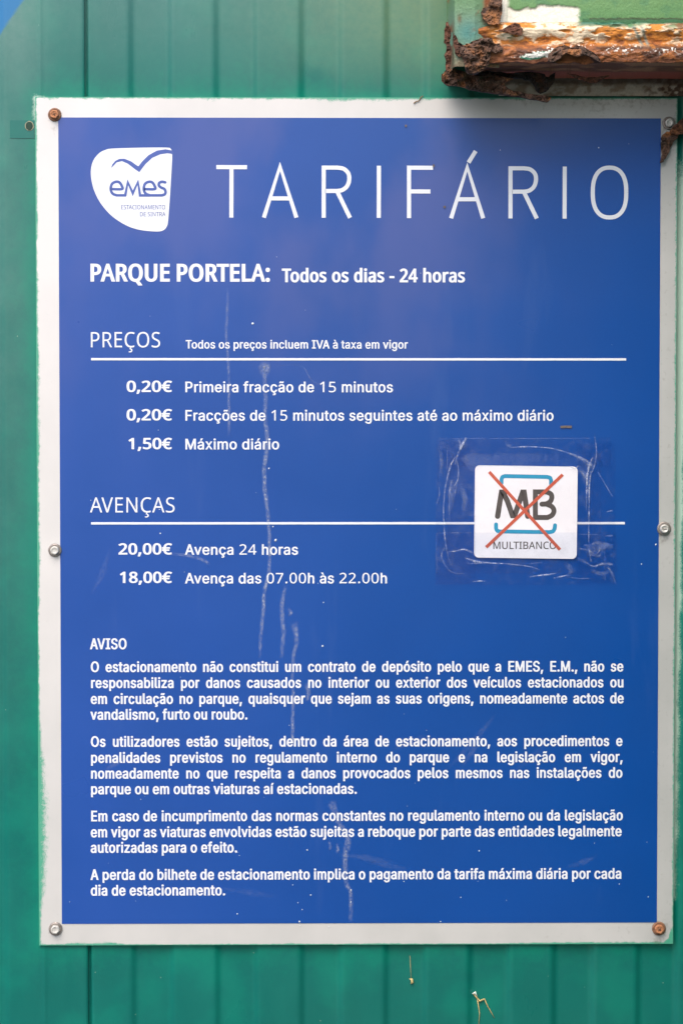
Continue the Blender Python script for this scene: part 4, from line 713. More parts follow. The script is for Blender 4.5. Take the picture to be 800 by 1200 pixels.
def lettering(text, x0, x1, base, cap, style, mat=None, parent=None, y=None, hs=None, label=None):
    parent = parent or board; y = Yt if y is None else y; mat = mat or M_white
    A0, A1 = at(x0, base, y), at(x1, base, y)
    C = cap*S*(A0-CAM_LOC).length/2.0
    Wd = A1.x-A0.x; wsum, sp = measure(text, style)
    spn = style.get('space', .36)
    bear = .10
    if hs is None:
        hs = (Wd/C)/(wsum+sp*spn-bear*1.0); space = spn*hs*C
    else:
        space = (Wd - (wsum-bear)*hs*C)/sp if sp else 0
    ox, oy = style['fat'][0]*S, style['fat'][1]*S
    V, F = [], []
    X = -bear*.5*hs*C; prev = None
    for ch, f in runs(text, style):
        if ch == ' ': X += space; prev = None; continue
        adv = GLYPHS[f][ch][0]; k = C/CAPH[f]
        dw = style.get('dw', 1) if f != style['font'] else 1
        X += KERN.get((prev, ch), 0)*k*hs*dw
        fo = (ox, oy) if f == style['font'] or not style.get('dfat') else (style['dfat'][0]*S, style['dfat'][1]*S)
        gv, gf = glyph_fill(f, ch, k*hs*dw, k, fo[0], fo[1])
        n0 = len(V); V += [(A0.x+X+q[0], y, A0.z+q[1]) for q in gv]; F += [tuple(n0+i for i in t) for t in gf]
        X += adv*k*hs*dw + style.get('track', 0)*C*hs; prev = ch
    me = bpy.data.meshes.new('lettering'); me.from_pydata(V, [], F); me.materials.append(mat); me.update()
    o = bpy.data.objects.new('lettering', me); COL.objects.link(o); face_up(o); keep(o, parent)
    o['label'] = label or ('white lettering reading ' + ' '.join(text.split()[:6]))
    return hs
ST_body = dict(font='A', fat=(.57, .28), track=.07, space=.40)
ST_note = dict(font='A', fat=(.36, .16), track=.05, space=.40)
ST_item = dict(font='A', fat=(.42, .20), track=.05, space=.42, digits='B', dfat=(.12, .05), dw=1.12)
ST_head = dict(font='B', fat=(.02, -.05), track=.03)
ST_park = dict(font='B', fat=(1.12, .66), track=.06, space=.36)
ST_days = dict(font='B', fat=(.84, .46), track=.06, space=.44)
ST_price = dict(font='B', fat=(.70, .38), track=.03)
lettering('PARQUE PORTELA:', 106, 317, 329.3, 19.3, ST_park)
lettering('Todos os dias - 24 horas', 331.5, 544.5, 330.3, 15, ST_days)
lettering('PREÇOS', 105.5, 188.5, 407, 17.7, ST_head)
lettering('Todos os preços incluem IVA à taxa em vigor', 218, 477.5, 408.3, 9.6, ST_note)
for t, a, b, y, t2, b2 in (('0,20€', 149, 201, 459, 'Primeira fracção de 15 minutos', 460.5),
                           ('0,20€', 149, 201, 492.3, 'Fracções de 15 minutos seguintes até ao máximo diário', 648.5),
                           ('1,50€', 150.5, 201, 526, 'Máximo diário', 327.5)):
    lettering(t, a, b, y, 12.4, ST_price); lettering(t2, 217, b2, y+.5, 12.1, ST_item)
lettering('AVENÇAS', 106.5, 205.5, 600.6, 17.6, ST_head)
lettering('20,00€', 139.5, 201, 649.5, 12.4, ST_price); lettering('Avença 24 horas', 217.5, 349.5, 650, 12, ST_item)
lettering('18,00€', 140.5, 201, 682.8, 12.4, ST_price); lettering('Avença das 07.00h às 22.00h', 217.5, 454, 683.6, 12, ST_item)
lettering('AVISO', 106.5, 149, 760.6, 12.2, ST_body)
h = [lettering(t, 107, b, y, 11.9, ST_body) for t, b, y in (
    ('vandalismo, furto ou roubo.', 290.5, 843.2), ('parque ou em outras viaturas aí estacionadas.', 418.5, 930.6),
    ('autorizadas para o efeito.', 278.5, 999.2), ('dia de estacionamento.', 264.5, 1049.4))]
HB = sum(h)/len(h); print('hs body', h)
for t, b, y in (('O estacionamento não constitui um contrato de depósito pelo que a EMES, E.M., não se', 730, 787.4),
                ('responsabiliza por danos causados no interior ou exterior dos veículos estacionados ou', 730.5, 806.1),
                ('em circulação no parque, quaisquer que sejam as suas origens, nomeadamente actos de', 730.5, 824.8),
                ('Os utilizadores estão sujeitos, dentro da área de estacionamento, aos procedimentos e', 729, 875),
                ('penalidades previstos no regulamento interno do parque e na legislação em vigor,', 729.5, 893.8),
                ('nomeadamente no que respeita a danos provocados pelos mesmos nas instalações do', 729, 912.3),
                ('Em caso de incumprimento das normas constantes no regulamento interno ou da legislação', 729.5, 962.3),
                ('em vigor as viaturas envolvidas estão sujeitas a reboque por parte das entidades legalmente', 728, 981),
                ('A perda do bilhete de estacionamento implica o pagamento da tarifa máxima diária por cada', 728, 1031)):
    lettering(t, 107, b, y, 11.9, ST_body, hs=HB)
# ---- rules
def rule(x0, x1, y0, wpx):
    a, b = at(x0, y0, Yt), at(x1, y0, Yt); hgt = wpx*S/2
    box('rule', a.x, b.x, Yt, Yf+.00005, a.z-hgt, a.z+hgt, M_white, board)
rule(107, 733, 420.9, 2.7); rule(107, 731.5, 613.3, 2.7)
# ---- title in thin strokes: T A R I F Á R I O
W = 4.8
def title(paths, lab): 
    o = strokes('title_letter', paths, W, Yt, M_white_thin, board, caps=False); o['label'] = 'thin title letter '+lab
title([[(253.5, 195.8), (289.5, 195.9)], [(271.3, 197.8), (271.1, 255)]], 'T')
def LA(x0, x1, ap, top, bot, bar): return [[(x0+2.2, bot), (ap-.2, top+1.2), (x1-2.2, bot)], [(x0+9.5, bar), (x1-9.5, bar)]]
title(LA(307, 349.5, 328.3, 193.8, 255, 232.5), 'A')
def LR(x, top, bot):
    bowl = [(x+2.2, bot), (x+2.2, top+2.2)]
    curve = catmull([(x+18, top+2.2), (x+25.5, top+3.6), (x+31, top+9), (x+32, top+16.5), (x+29.5, top+24), (x+24, top+28.4), (x+18, top+29.6)], 5)
    return [bowl + [(x+10, top+2.2)] + curve + [(x+4, top+29.6)], [(x+18.4, top+31), (x+33, bot)]]
title(LR(377, 194.2, 255.2), 'R'); title([[(443.8, 194.2), (443.6, 255.3)]], 'I')
title([[(479, 255.6), (479, 196.5), (507, 196.6)], [(481, 224.3), (504, 224.4)]], 'F')
title(LA(526, 568, 547.3, 194.6, 255.8, 233.5)+[[(548.6, 190.5), (557, 177)]], 'Á')
title(LR(595.5, 195.0, 256), 'R'); title([[(661.2, 195.2), (661, 256.2)]], 'I')
ov = []
for k in range(48):
    a = 2*math.pi*k/48; c, s_ = math.cos(a), math.sin(a)
    ov.append((713.6+19.6*math.copysign(abs(c)**.86, c), 225.6+29.2*math.copysign(abs(s_)**.80, s_)))
title([ov+[ov[0], ]], 'O')
# ---- round-cornered emblem with a bird stroke
badge = [(130, 174.2), (150, 173.4), (175, 172.9), (196, 173), (200, 174.2), (201.8, 178), (201.9, 186), (200.6, 210), (198.8, 238), (197.2, 258), (196, 264.5), (192.5, 269.3), (186.5, 271.2), (176, 270.9), (163, 269.2), (150, 265), (137, 257.5), (126, 248), (116.5, 235.5), (110, 221.5), (106.9, 207), (107.3, 195.5), (110.5, 186.5), (116.5, 179.4), (123, 175.9)]
logo = flat_poly('emblem', catmull(badge, 4, True), Yt, M_white, board); tag(logo, 'white rounded emblem with a bird stroke and small blue lettering')
bird = [(130.3, 197), (132, 192.5), (135.3, 188.6), (140, 186.2), (146, 186), (154, 189.2), (159.5, 193.2), (162.4, 194.9), (167, 189), (174, 182), (184, 176.5), (194, 174.9), (201.5, 176.2), (203, 178), (203, 182), (201, 180.2), (196, 179.6), (188, 180.8), (178.5, 185), (170.5, 192.4), (163.4, 201.8), (158, 198), (150, 191.8), (143, 188.8), (137, 190.3), (132.5, 195)]
flat_poly('bird_mark', bird, Yt-.00006, M_logo_blue, logo)
E1 = catmull([(131, 221.6), (143, 221.6), (143, 218), (140.2, 213.8), (136.2, 213), (132, 215), (130.2, 219), (130.3, 223.5), (132.6, 227.2), (137, 228.9)], 4)+[(147, 228.9)]
E2 = catmull([(170, 221.6), (181.4, 221.6), (181.4, 218), (178.6, 213.8), (174.8, 213), (170.6, 215), (168.9, 219), (169, 223.5), (171.4, 227.2), (176, 228.9)], 4)+[(190, 228.9)]
S1 = catmull([(193.7, 213.7), (190, 213), (186.8, 214.4), (186.4, 217.4), (189, 219.8), (192.6, 221.4), (194.2, 224.6), (193.2, 227.6), (190, 228.9)], 4)
strokes('emblem_word', [E1, [(147, 229), (150, 213.5), (155.8, 226.6), (161.8, 213.5), (164.3, 229), (176, 229)], E2, S1], 3.1, Yt-.00006, M_logo_blue, logo, step=.00002)
ST_logo = dict(font='B', fat=(.05, .03), track=.02)
lettering('ESTACIONAMENTO', 142, 194, 245.3, 4.9, ST_logo, M_small_blue, logo, Yt-.00006, label='tiny blue lettering of the emblem, upper line')
lettering('DE SINTRA', 164, 194, 253.5, 4.9, ST_logo, M_small_blue, logo, Yt-.00006, label='tiny blue lettering of the emblem, lower line')

# ---- screws: flange washer and a hexagonal or domed head
def lathe(name, prof, c, mat, parent, seg=28, hexr=None, tilt=(0, 0)):
    V, F = [], []
    for (r, h) in prof:
        for k in range(seg):
            a = 2*math.pi*k/seg; rr = r
            if hexr and r > 1e-6:
                m = ((a+.2) % (math.pi/3))-math.pi/6; rr = r*(hexr/math.cos(m)*.5+(1-hexr*.5)) if hexr else r
            V.append((c.x+rr*S*math.cos(a)+tilt[0]*h*S, c.y-h*S, c.z+rr*S*math.sin(a)+tilt[1]*h*S))
    n = len(prof)
    for i in range(n-1):
        for k in range(seg):
            k2 = (k+1) % seg; F.append((i*seg+k, i*seg+k2, (i+1)*seg+k2, (i+1)*seg+k))
    F.append(tuple(range((n-1)*seg, n*seg)))
    o = mesh_obj(name, V, F, mat, smooth=False); keep(o, parent)
    for p_ in o.data.polygons: p_.use_smooth = len(p_.vertices) == 4 and not hexr
    return o
SCREWS = [(64.5, 134.5, 7.8, M_brown, M_orange, 'rusty brown screw in the upper left corner'),
          (783, 144.5, 7.6, M_steel, M_plate, 'grey screw with a pale head in the upper right corner'),
          (64.8, 644.8, 7.8, M_steel, M_plate, 'grey screw halfway down the left border'),
          (777.3, 619.5, 8.2, M_steel, M_plate, 'grey screw halfway down the right border'),
          (65.5, 1088.5, 8.0, M_steel, M_plate, 'grey screw in the lower left corner'),
          (771.3, 1088.0, 8.2, M_brown, M_orange, 'rusty brown screw in the lower right corner')]
for i, (x, y, r, ma, mb, lab) in enumerate(SCREWS):
    c = at(x, y, -.0003)
    wsh = lathe('screw', [(r, 0), (r, .8), (r*.93, 1.5), (r*.80, 1.9), (r*.74, 1.6), (r*.70, 1.5), (.01, 1.5)], c, ma, board)
    tag(wsh, lab)
    hx = None if i == 3 else .9
    lathe('screw_head', [(r*.62, 1.3), (r*.62, 5.0), (r*.55, 5.9), (r*.44, 6.1), (r*.38, 5.6), (r*.18, 5.3), (.01, 5.2)], c, mb, wsh, hexr=hx)
    if i in (0, 3, 5):
        a0 = random.random()*3
        for q in range(2 if i != 3 else 1):
            d = Vector((math.cos(a0+q*math.pi/2), math.sin(a0+q*math.pi/2)))*r*.30
            tube('screw_slot', [c+Vector((-d.x*S, -5.75*S, -d.y*S)), c+Vector((d.x*S, -5.75*S, d.y*S))], .45*S, ma, wsh)

# ---- dried drips, smears and specks on the print
def film(name, pts, widths, mat, y, cov=None, label=None, n=5, wob=.6, parent=None):
    pp = catmull(pts, n); m = len(pp)
    ws_ = [np.interp(i/(m-1), np.linspace(0, 1, len(widths)), widths) for i in range(m)]
    V, F, A = [], [], []
    K = 4
    for i in range(m):
        p = Vector(pp[i]); q = Vector(pp[min(i+1, m-1)])-Vector(pp[max(i-1, 0)]); q.normalize()
        nn = Vector((-q.y, q.x)); w_ = ws_[i]*(1+.28*(mnoise.noise(Vector((p.x*.13, p.y*.13, 3)))))
        sh = wob*mnoise.noise(Vector((p.x*.08, p.y*.10, 9)))*1.6
        for k in range(K+1):
            t = (k/K-.5); v = p + nn*(w_*t+sh); V.append(at(v.x, v.y, y))
            e = 1-abs(t*2)**2.2; end = min(1, i/2.5, (m-1-i)/2.5)
            cv = 1 if cov is None else np.interp(i/(m-1), np.linspace(0, 1, len(cov)), cov)
            A.append(max(0, e)*end*cv)
    for i in range(m-1):
        for k in range(K):
            a = i*(K+1)+k; F.append((a, a+K+1, a+K+2, a+1))
    o = mesh_obj(name, V, F, mat); set_attr(o.data, 'cov', np.array(A), 'FLOAT'); face_up2(o)
    keep(o, parent or board)
    if label: o['label'] = label
    return o
def face_up2(o):
    if o.data.polygons[0].normal.y > 0: o.data.flip_normals()
Yd = Yt-.00035
film('dried_drip', [(310.5, 423), (310.5, 450), (311, 490), (313, 520), (309.5, 555), (312, 588), (314.5, 610), (316, 645), (315, 670), (310.5, 690), (308, 720), (306, 745), (304, 772)], [6, 6, 6, 6, 6, 5.5, 5, 5, 5, 5, 5, 4], M_drip, Yd, cov=[.4, .7, .8, .8, .8, .9, .8, 1, .9, 1, 1, .5], label='longest pale drip running down through the price lines')
film('drip_head', [(310, 423), (310, 430), (310, 437), (310, 443)], [11, 16, 13, 5], M_drip, Yd-.00003, cov=[.6, .8, .7, .3], n=4, wob=0)
film('dried_drip', [(267, 335), (266.5, 360), (265, 390), (267, 420), (268, 450), (268.5, 480), (268, 512)], [3, 3.5, 3.5, 3.5, 4, 4, 4], M_drip, Yd, cov=[.2, .45, .5, .5, .55, .6, .6], label='faint drip below the heading line')
film('dried_drip', [(334, 685), (331, 705), (330.5, 720), (332, 740), (331, 758), (330, 772)], [5, 6, 6, 6, 5.5, 5], M_drip, Yd-.00003, cov=[.5, .7, .8, .7, .7, .5], label='short drip in the middle of the board')
film('dried_drip', [(344, 728), (346.5, 742), (347, 756), (343.5, 770), (343, 800), (343.5, 830), (342.5, 862), (344, 872)], [12, 7, 6, 5, 4.5, 4.5, 5, 3], M_drip, Yd, cov=[.55, .7, .7, .6, .6, .8, 1, .3], label='drip ending above the second paragraph')
film('dried_drip', [(388, 938), (392, 952), (397, 965), (407, 980), (406, 992), (404.5, 1003), (405, 1018), (406, 1036), (410.5, 1044), (411, 1062), (411, 1081)], [11, 9, 8, 8, 9, 8, 7, 6, 6, 6, 5], M_drip, Yd, cov=[.7, .5, .55, .8, .6, .7, .7, .7, .6, .7, .5], label='drip running to the bottom edge of the print')
film('smear', [(200, 649), (212, 650), (225, 652), (238, 656.5), (246, 662)], [5, 5, 4.5, 5, 6], M_drip, Yd-.00006, cov=[.3, .5, .6, .6, .5], n=5)
film('smear', [(358, 800), (362, 812), (359, 822)], [5, 6, 4], M_smear, Yd, n=4)
film('smear', [(337, 712), (341, 718), (338, 722)], [4, 5, 3], M_smear, Yd, n=4)
film('smear', [(385, 985), (387, 992), (386, 996)], [4, 4, 3], M_smear, Yd, n=4)
film('smear', [(395, 988), (396, 995), (395, 1000)], [4, 4, 3], M_smear, Yd, n=4)
film('smear', [(300, 432), (350, 428), (365, 446), (380, 452)], [1, 1.2, 1.2, 1], M_smear, Yd-.0001, cov=[0, .3, .8, .4])
for x0, y0, x1, y1, k in ((520, 905, 585, 830, .35), (540, 900, 560, 860, .5), (455, 880, 500, 860, .3), (390, 1000, 470, 1012, .3), (425, 1010, 480, 1018, .3), (600, 905, 640, 870, .25), (660, 1018, 700, 1002, .35), (105, 700, 130, 640, .3), (120, 905, 150, 880, .5), (250, 1040, 330, 1052, .2)):
    film('wipe_mark', [(x0, y0), ((x0+x1)/2+3, (y0+y1)/2), (x1, y1)], [3, 9, 4], M_smear, Yd-.00012, cov=[.2*k, k*.7, .1*k], n=6)
V, F = [], []
rs = random.Random(5)
def speck(x, y, r, yy):
    b = len(V); n = 7
    V.append(at(x, y, yy-.4*r*S))
    for k in range(n):
        a = 2*math.pi*k/n; rr = r*rs.uniform(.7, 1.25); V.append(at(x+rr*math.cos(a), y+rr*math.sin(a), yy))
    for k in range(n): F.append((b, b+1+k, b+1+(k+1) % n))
for x, y, r in ((701, 173, .8), (360, 996, 1.0), (364, 1049, 1.0), (411, 1043, 1.2), (411, 1057, 1), (351, 1080, 1.2), (354, 1066, .8), (349, 1058, .6), (516, 1080, .9), (351, 1085, .7), (385, 1086, .8), (759, 1051, .8), (379, 706, .8), (278, 1071, 1), (768, 638, 1.3), (751, 661, .9), (378, 757, 1.4), (315, 549, 1), (296, 379, 1.7), (320, 617, 1.0), (323, 633, 1.8), (188, 625, 1), (473, 1033, .7), (455, 1028, .6), (725, 1036, .7), (561, 997, .9), (187, 597, .6)):
    speck(x, y, r*.8, Yd+.0002)
for _ in range(55):
    speck(rs.uniform(78, 765), rs.choice([rs.uniform(150, 1075), rs.uniform(850, 1075)]), rs.uniform(.22, .5), Yd+.0002)
o = mesh_obj('specks', V, F, M_speck); keep(o, board); tag(o, kind='stuff'); face_up(o)
M_mark = simple('grey brown smudge', (.13, .105, .10), .7, .3, 500)
for (a, b, c, d) in ((656, 498.6, 669.5, 501.8), (506.5, 192.5, 509, 196), (519, 241, 522, 244), (474, 146, 476.5, 149)):
    rr = flat_poly('brown_mark', [(a, b+.4), ((a+c)/2, b), (c, b+.2), (c-.3, d), ((a+c)/2, d-.5), (a+.4, d)], Yd-.0003, M_mark, board, thick=.0002)

# ================================================================== the laminated card taped over the rule
def rrect(x0, y0, x1, y1, r, n=6, skew=(0, 0, 0, 0)):
    P = []
    for cx, cy, a0 in ((x1-r, y0+r, -90), (x1-r, y1-r, 0), (x0+r, y1-r, 90), (x0+r, y0+r, 180)):
        for k in range(n+1):
            a = math.radians(a0+90*k/n); P.append((cx+r*math.cos(a), cy+r*math.sin(a)))
    return P
Yc = Yf-.0016
def tilt_card(P):                                   # the card hangs a little clockwise
    return [(x + (y-600)*-.012, y + (x-615)*.014) for x, y in P]
card = thing('sticker_card', at(615, 654, Yc), 'small white card with a crossed-out MB MULTIBANCO mark taped onto the blue board', 'card')
tag(flat_poly('card_face', tilt_card(rrect(555.6, 546, 675.8, 654.2, 5.5)), Yc, M_card, card, thick=.0007))
Yp = Yc-.0001
strokes('monogram', [catmull([(582.6, 605), (584.8, 591)], 1)+[(587.2, 576.8)]+[(589, 576.8)]+[(594, 587), (600, 604.2), (602.5, 604.2), (612, 576.8), (613.6, 576.8), (615.8, 591), (617.8, 605)]], 6.2, Yp, M_ink, card, step=.00002)
Bp = [(630, 606.4), (626.8, 606.4), (626.8, 576.4)] + catmull([(640, 576.4), (645, 579), (646, 583.4), (644, 588), (639.5, 590.6)], 4) + [(634.5, 590.8)]
Bq = catmull([(640, 590.8), (646, 593.6), (648.6, 598.4), (646.4, 603.6), (641, 606.4)], 4) + [(628, 606.4)]
strokes('monogram', [Bp, Bq], 5.8, Yp-.00004, M_ink, card, step=.00002)
strokes('bracket', [[(587.2, 566.2)]+catmull([(587.2, 562), (588.4, 559), (591.5, 557.9)], 3)+catmull([(640.5, 558.9), (644, 560), (645.2, 563)], 3)+[(645.2, 567.4)]], 4.6, Yp, M_cyan, card)
strokes('bracket', [[(580.8, 614.6)]+catmull([(580.8, 619), (582.2, 621.9), (585.6, 622.8)], 3)+catmull([(643, 623.6), (647.4, 622.6), (649.4, 619.4)], 3)+[(649.8, 615.6)]], 4.6, Yp, M_cyan, card)
ST_mb = dict(font='B', fat=(.16, .10), track=.03)
lettering('MULTIBANCO', 577, 651.5, 643.3, 8.4, ST_mb, M_ink, card, Yp, label='thin dark lettering reading MULTIBANCO')
strokes('cross_stroke', [[(572.8, 553), (655.6, 644.2)]], 3.7, Yp-.00010, M_red, card, caps=False)
strokes('cross_stroke', [[(658.8, 556.2), (569.2, 641.4)]], 3.7, Yp-.00014, M_red, card, caps=False)

# clear tape and film: tinted see-through sheets with gloss and creases
def mat_tape(name, tint, rough, haze):
    m = bpy.data.materials.new(name); m.use_nodes = True; nt = m.node_tree; nt.nodes.clear()
    out = N(nt, 'ShaderNodeOutputMaterial'); tr = N(nt, 'ShaderNodeBsdfTransparent'); gl = N(nt, 'ShaderNodeBsdfGlossy'); df = N(nt, 'ShaderNodeBsdfDiffuse')
    tr.inputs[0].default_value = (*tint, 1); gl.inputs['Roughness'].default_value = rough; df.inputs[0].default_value = (.6, .62, .7, 1)
    fr = N(nt, 'ShaderNodeFresnel'); fr.inputs[0].default_value = 1.42
    n1 = noise_node(nt, 60, 3, .5); b = N(nt, 'ShaderNodeBump'); b.inputs['Strength'].default_value = .5; b.inputs['Distance'].default_value = .0015
    nt.links.new(n1.outputs[0], b.inputs['Height']); nt.links.new(b.outputs[0], gl.inputs['Normal'])
    n2 = noise_node(nt, 130, 4, .6)
    m1 = N(nt, 'ShaderNodeMixShader'); m2 = N(nt, 'ShaderNodeMixShader')
    nt.links.new(maprange(nt, n2.outputs[0], .5, .75, 0, haze), m1.inputs[0]); nt.links.new(tr.outputs[0], m1.inputs[1]); nt.links.new(df.outputs[0], m1.inputs[2])
    nt.links.new(math_node(nt, 'MULTIPLY', fr.outputs[0], .6), m2.inputs[0]); nt.links.new(m1.outputs[0], m2.inputs[1]); nt.links.new(gl.outputs[0], m2.inputs[2])
    nt.links.new(m2.outputs[0], out.inputs[0]); return m
M_tape = mat_tape('clear tape', (.93, .95, .98), .10, .03)
M_sheet = mat_tape('clear film with violet cast', (.985, .965, .985), .16, .03)
M_crease = mat_film('tape crease', (.80, .83, .94), .62, nscale=300, rough=.3)
def tape(x0, y0, x1, y1, yy, mat, label, name='clear_tape', cat='tape', seed=1, group=None):
    nx, ny = max(2, int((x1-x0)/2.5)), max(2, int((y1-y0)/2.5))
    PX, PY = np.meshgrid(np.linspace(x0, x1, nx), np.linspace(y1, y0, ny))
    X = np.empty_like(PX); Z = np.empty_like(PX)
    a, b, c_ = at(x0, y0, yy), at(x1, y0, yy), at(x0, y1, yy)
    X = a.x+(PX-x0)/(x1-x0)*(b.x-a.x); Z = a.z+(PY-y0)/(y1-y0)*(c_.z-a.z)
    # tented over the card, pressed down at the rim, slightly rippled
    d = np.maximum(np.maximum(555-PX, PX-676), np.maximum(546-PY, PY-655))
    lift = sstep(14, 0, d)*.0014
    Y = yy - lift - .0003*(fbm(PX/11, PY/11, seed, 3)-.5)
    o = grid_obj(name, X[::-1], Y[::-1], Z[::-1], mat)
    if name == 'clear_tape': group = 'clear tape strips holding the white card'
    tag(o, label, cat, group); return o
y0_ = Yf-.0012
tape(523, 531, 704, 672, y0_, M_sheet, 'clear plastic film covering the small white card on the board', name='plastic_film', cat='plastic film', seed=4)
tape(510.5, 516, 557, 684, y0_-.0004, M_tape, 'clear adhesive tape strip along the left edge of the white card', seed=5)
tp = tape(676, 519, 720.5, 683, y0_-.0004, M_tape, 'clear adhesive tape strip along the right edge of the white card', seed=6)
tt = tape(514, 513, 716, 547, y0_-.0008, M_tape, 'clear adhesive tape strip across the top edge of the white card', seed=7)
tb = tape(509.5, 624, 722.5, 685.5, y0_-.0008, M_tape, 'clear adhesive tape strip across the bottom edge of the white card', seed=8)
def crease(pts, ws_, cov, k=1.0, parent=None, yy=None):
    """a raised fold of the tape catching the light"""
    yy = y0_-.0026 if yy is None else yy
    pp = catmull(pts, 5); m = len(pp); V, F, A = [], [], []
    for i in range(m):
        p = Vector(pp[i]); q = Vector(pp[min(i+1, m-1)])-Vector(pp[max(i-1, 0)]); q.normalize(); nn = Vector((-q.y, q.x))
        w_ = float(np.interp(i/(m-1), np.linspace(0, 1, len(ws_)), ws_)); cv = float(np.interp(i/(m-1), np.linspace(0, 1, len(cov)), cov))
        for t, hgt, e in ((-.5, 0, .1), (-.2, .5, .8), (0, .8, 1), (.2, .5, .8), (.5, 0, .1)):
            v = p+nn*w_*t; P3 = at(v.x, v.y, yy); P3.y -= hgt*w_*S*.5; V.append(P3); A.append(e*cv)
    for i in range(m-1):
        for k_ in range(4):
            a = i*5+k_; F.append((a, a+5, a+6, a+1))
    o = mesh_obj('crease', V, F, M_crease, smooth=True); set_attr(o.data, 'cov', np.array(A), 'FLOAT'); face_up2(o)
    o.parent = parent; return o
tl = [o_ for o_ in COL.objects if o_.name.startswith('clear_tape')][0]
crease([(546, 513), (542, 521), (536, 533), (533, 545)], [4, 4, 2.6, 1.6], [.8, .9, .8, .4], parent=tt)
crease([(537, 515), (539, 521), (538, 528)], [2, 2.4, 1.5], [.2, .5, .4], parent=tt)
crease([(533, 536), (528, 545), (524, 560), (521, 575), (519.5, 595), (520, 615), (522, 638), (527, 660)], [1.5, 2.4, 2.4, 2, 1.6, 2, 2.4, 1.2], [.4, .9, .8, .7, .6, .7, .6, .2], parent=tl)
crease([(535, 540), (537, 550), (536, 562), (531, 571)], [1.6, 2.2, 2.4, 1], [.4, .7, .8, .3], parent=tl)
crease([(529, 563), (527, 575), (526, 592), (527, 612)], [3.5, 3, 2, 1.4], [.3, .5, .4, .3], parent=tl)
crease([(535, 565), (533, 577), (531, 591)], [2.5, 2, 1], [.2, .35, .1], parent=tl)
crease([(514, 571), (514.5, 582), (511, 590)], [1.2, 1.6, 2.4], [.3, .5, .3], parent=tl)
crease([(521, 642), (517, 650), (520, 660), (527, 669), (535, 672), (544, 672)], [1.4, 2, 2, 1.8, 1.2, 1], [.5, .6, .5, .5, .3, .2], parent=tb)
crease([(523, 647), (533, 646), (544, 644), (553, 648)], [1.2, 1.8, 3, 2], [.4, .6, .8, .5], parent=tb)
crease([(545, 654), (556, 658), (575, 660), (595, 661), (620, 664), (632, 668)], [2, 4.5, 2.2, 1.6, 1.8, .8], [.5, .7, .8, .7, .6, .2], parent=tb)
crease([(547, 660), (556, 660.5), (568, 660)], [1, 1.6, 1], [.4, .6, .3], parent=tb)
crease([(554, 681.5), (561, 681), (568, 681)], [1, 2, .8], [.4, .9, .3], parent=tb)
crease([(620, 676), (632, 674.5), (645, 673), (652, 672)], [.8, 2.4, 2.4, .8], [.4, .8, .8, .2], parent=tb)
crease([(648, 677.5), (656, 676), (664, 674)], [.8, 2.4, 1], [.4, .8, .5], parent=tb)
crease([(618, 661.5), (626, 660), (634, 659.5)], [.8, 1.6, .8], [.3, .5, .2], parent=tb)
crease([(664, 676), (678, 678), (692, 678)], [1.4, 1.6, .8], [.3, .5, .3], parent=tb)
crease([(676, 655), (684, 658), (692, 663), (698, 663.5), (706, 661), (717, 662)], [5, 4, 2.5, 3, 4.5, 5], [.25, .4, .5, .6, .4, .3], parent=tb)
crease([(684, 639), (692, 638.5), (700, 637), (717, 641)], [1, 2.5, 7, 7], [.5, .4, .25, .2], parent=tb)
crease([(703, 642), (700, 648), (695, 651), (690, 650)], [1.4, 1.6, 1.8, 1], [.6, .7, .6, .3], parent=tb)
crease([(678, 643), (690, 646), (700, 652), (706, 646)], [3, 4, 4, 3], [.3, .4, .35, .2], parent=tb)
crease([(711, 664), (716, 671), (721, 684)], [3.5, 3, 1.2], [.3, .5, .3], parent=tb)
crease([(708, 628), (717, 628)], [1, 4], [.2, .35], parent=tb)
crease([(710, 600), (717, 598.5)], [1.6, 2], [.3, .3], parent=tp)
crease([(596, 524.6), (612, 523.8), (630, 524), (645, 525.5), (658, 528.5)], [1.2, 2.2, 1.8, 1.6, 1.8], [.5, .95, .8, .6, .6], parent=tt)
crease([(656, 528), (668, 532), (680, 537), (688, 542.5), (695, 548)], [1.8, 3.2, 4, 6, 5], [.5, .6, .75, .9, .4], parent=tt)
crease([(696, 509), (697.5, 520), (698.5, 532), (696, 546), (692, 556)], [1.4, 1.6, 1.6, 2, 1.2], [.2, .6, .6, .6, .3], parent=tt)
crease([(694, 536), (690, 546), (687.5, 560), (686.8, 580), (686.5, 598)], [1.6, 4, 3.2, 2.4, 1], [.5, 1, .95, .8, .3], parent=tp)
crease([(692, 552), (690, 570), (689.8, 590), (689.5, 612), (689.5, 640), (692, 658)], [2.2, 2.6, 2, 1.8, 1.4, 2], [.6, .9, .9, .8, .5, .4], parent=tp)
crease([(678, 551), (684, 557), (689, 564)], [3, 4, 2], [.4, .5, .4], parent=tp)
crease([(700, 553), (707, 565), (713, 575), (717, 582)], [1, 1.8, 1.6, 1.2], [.3, .45, .5, .3], parent=tp)
crease([(660, 543), (668, 547), (674, 548.5), (679, 544)], [1, 2.2, 2, 1], [.4, .7, .8, .4], parent=tt)
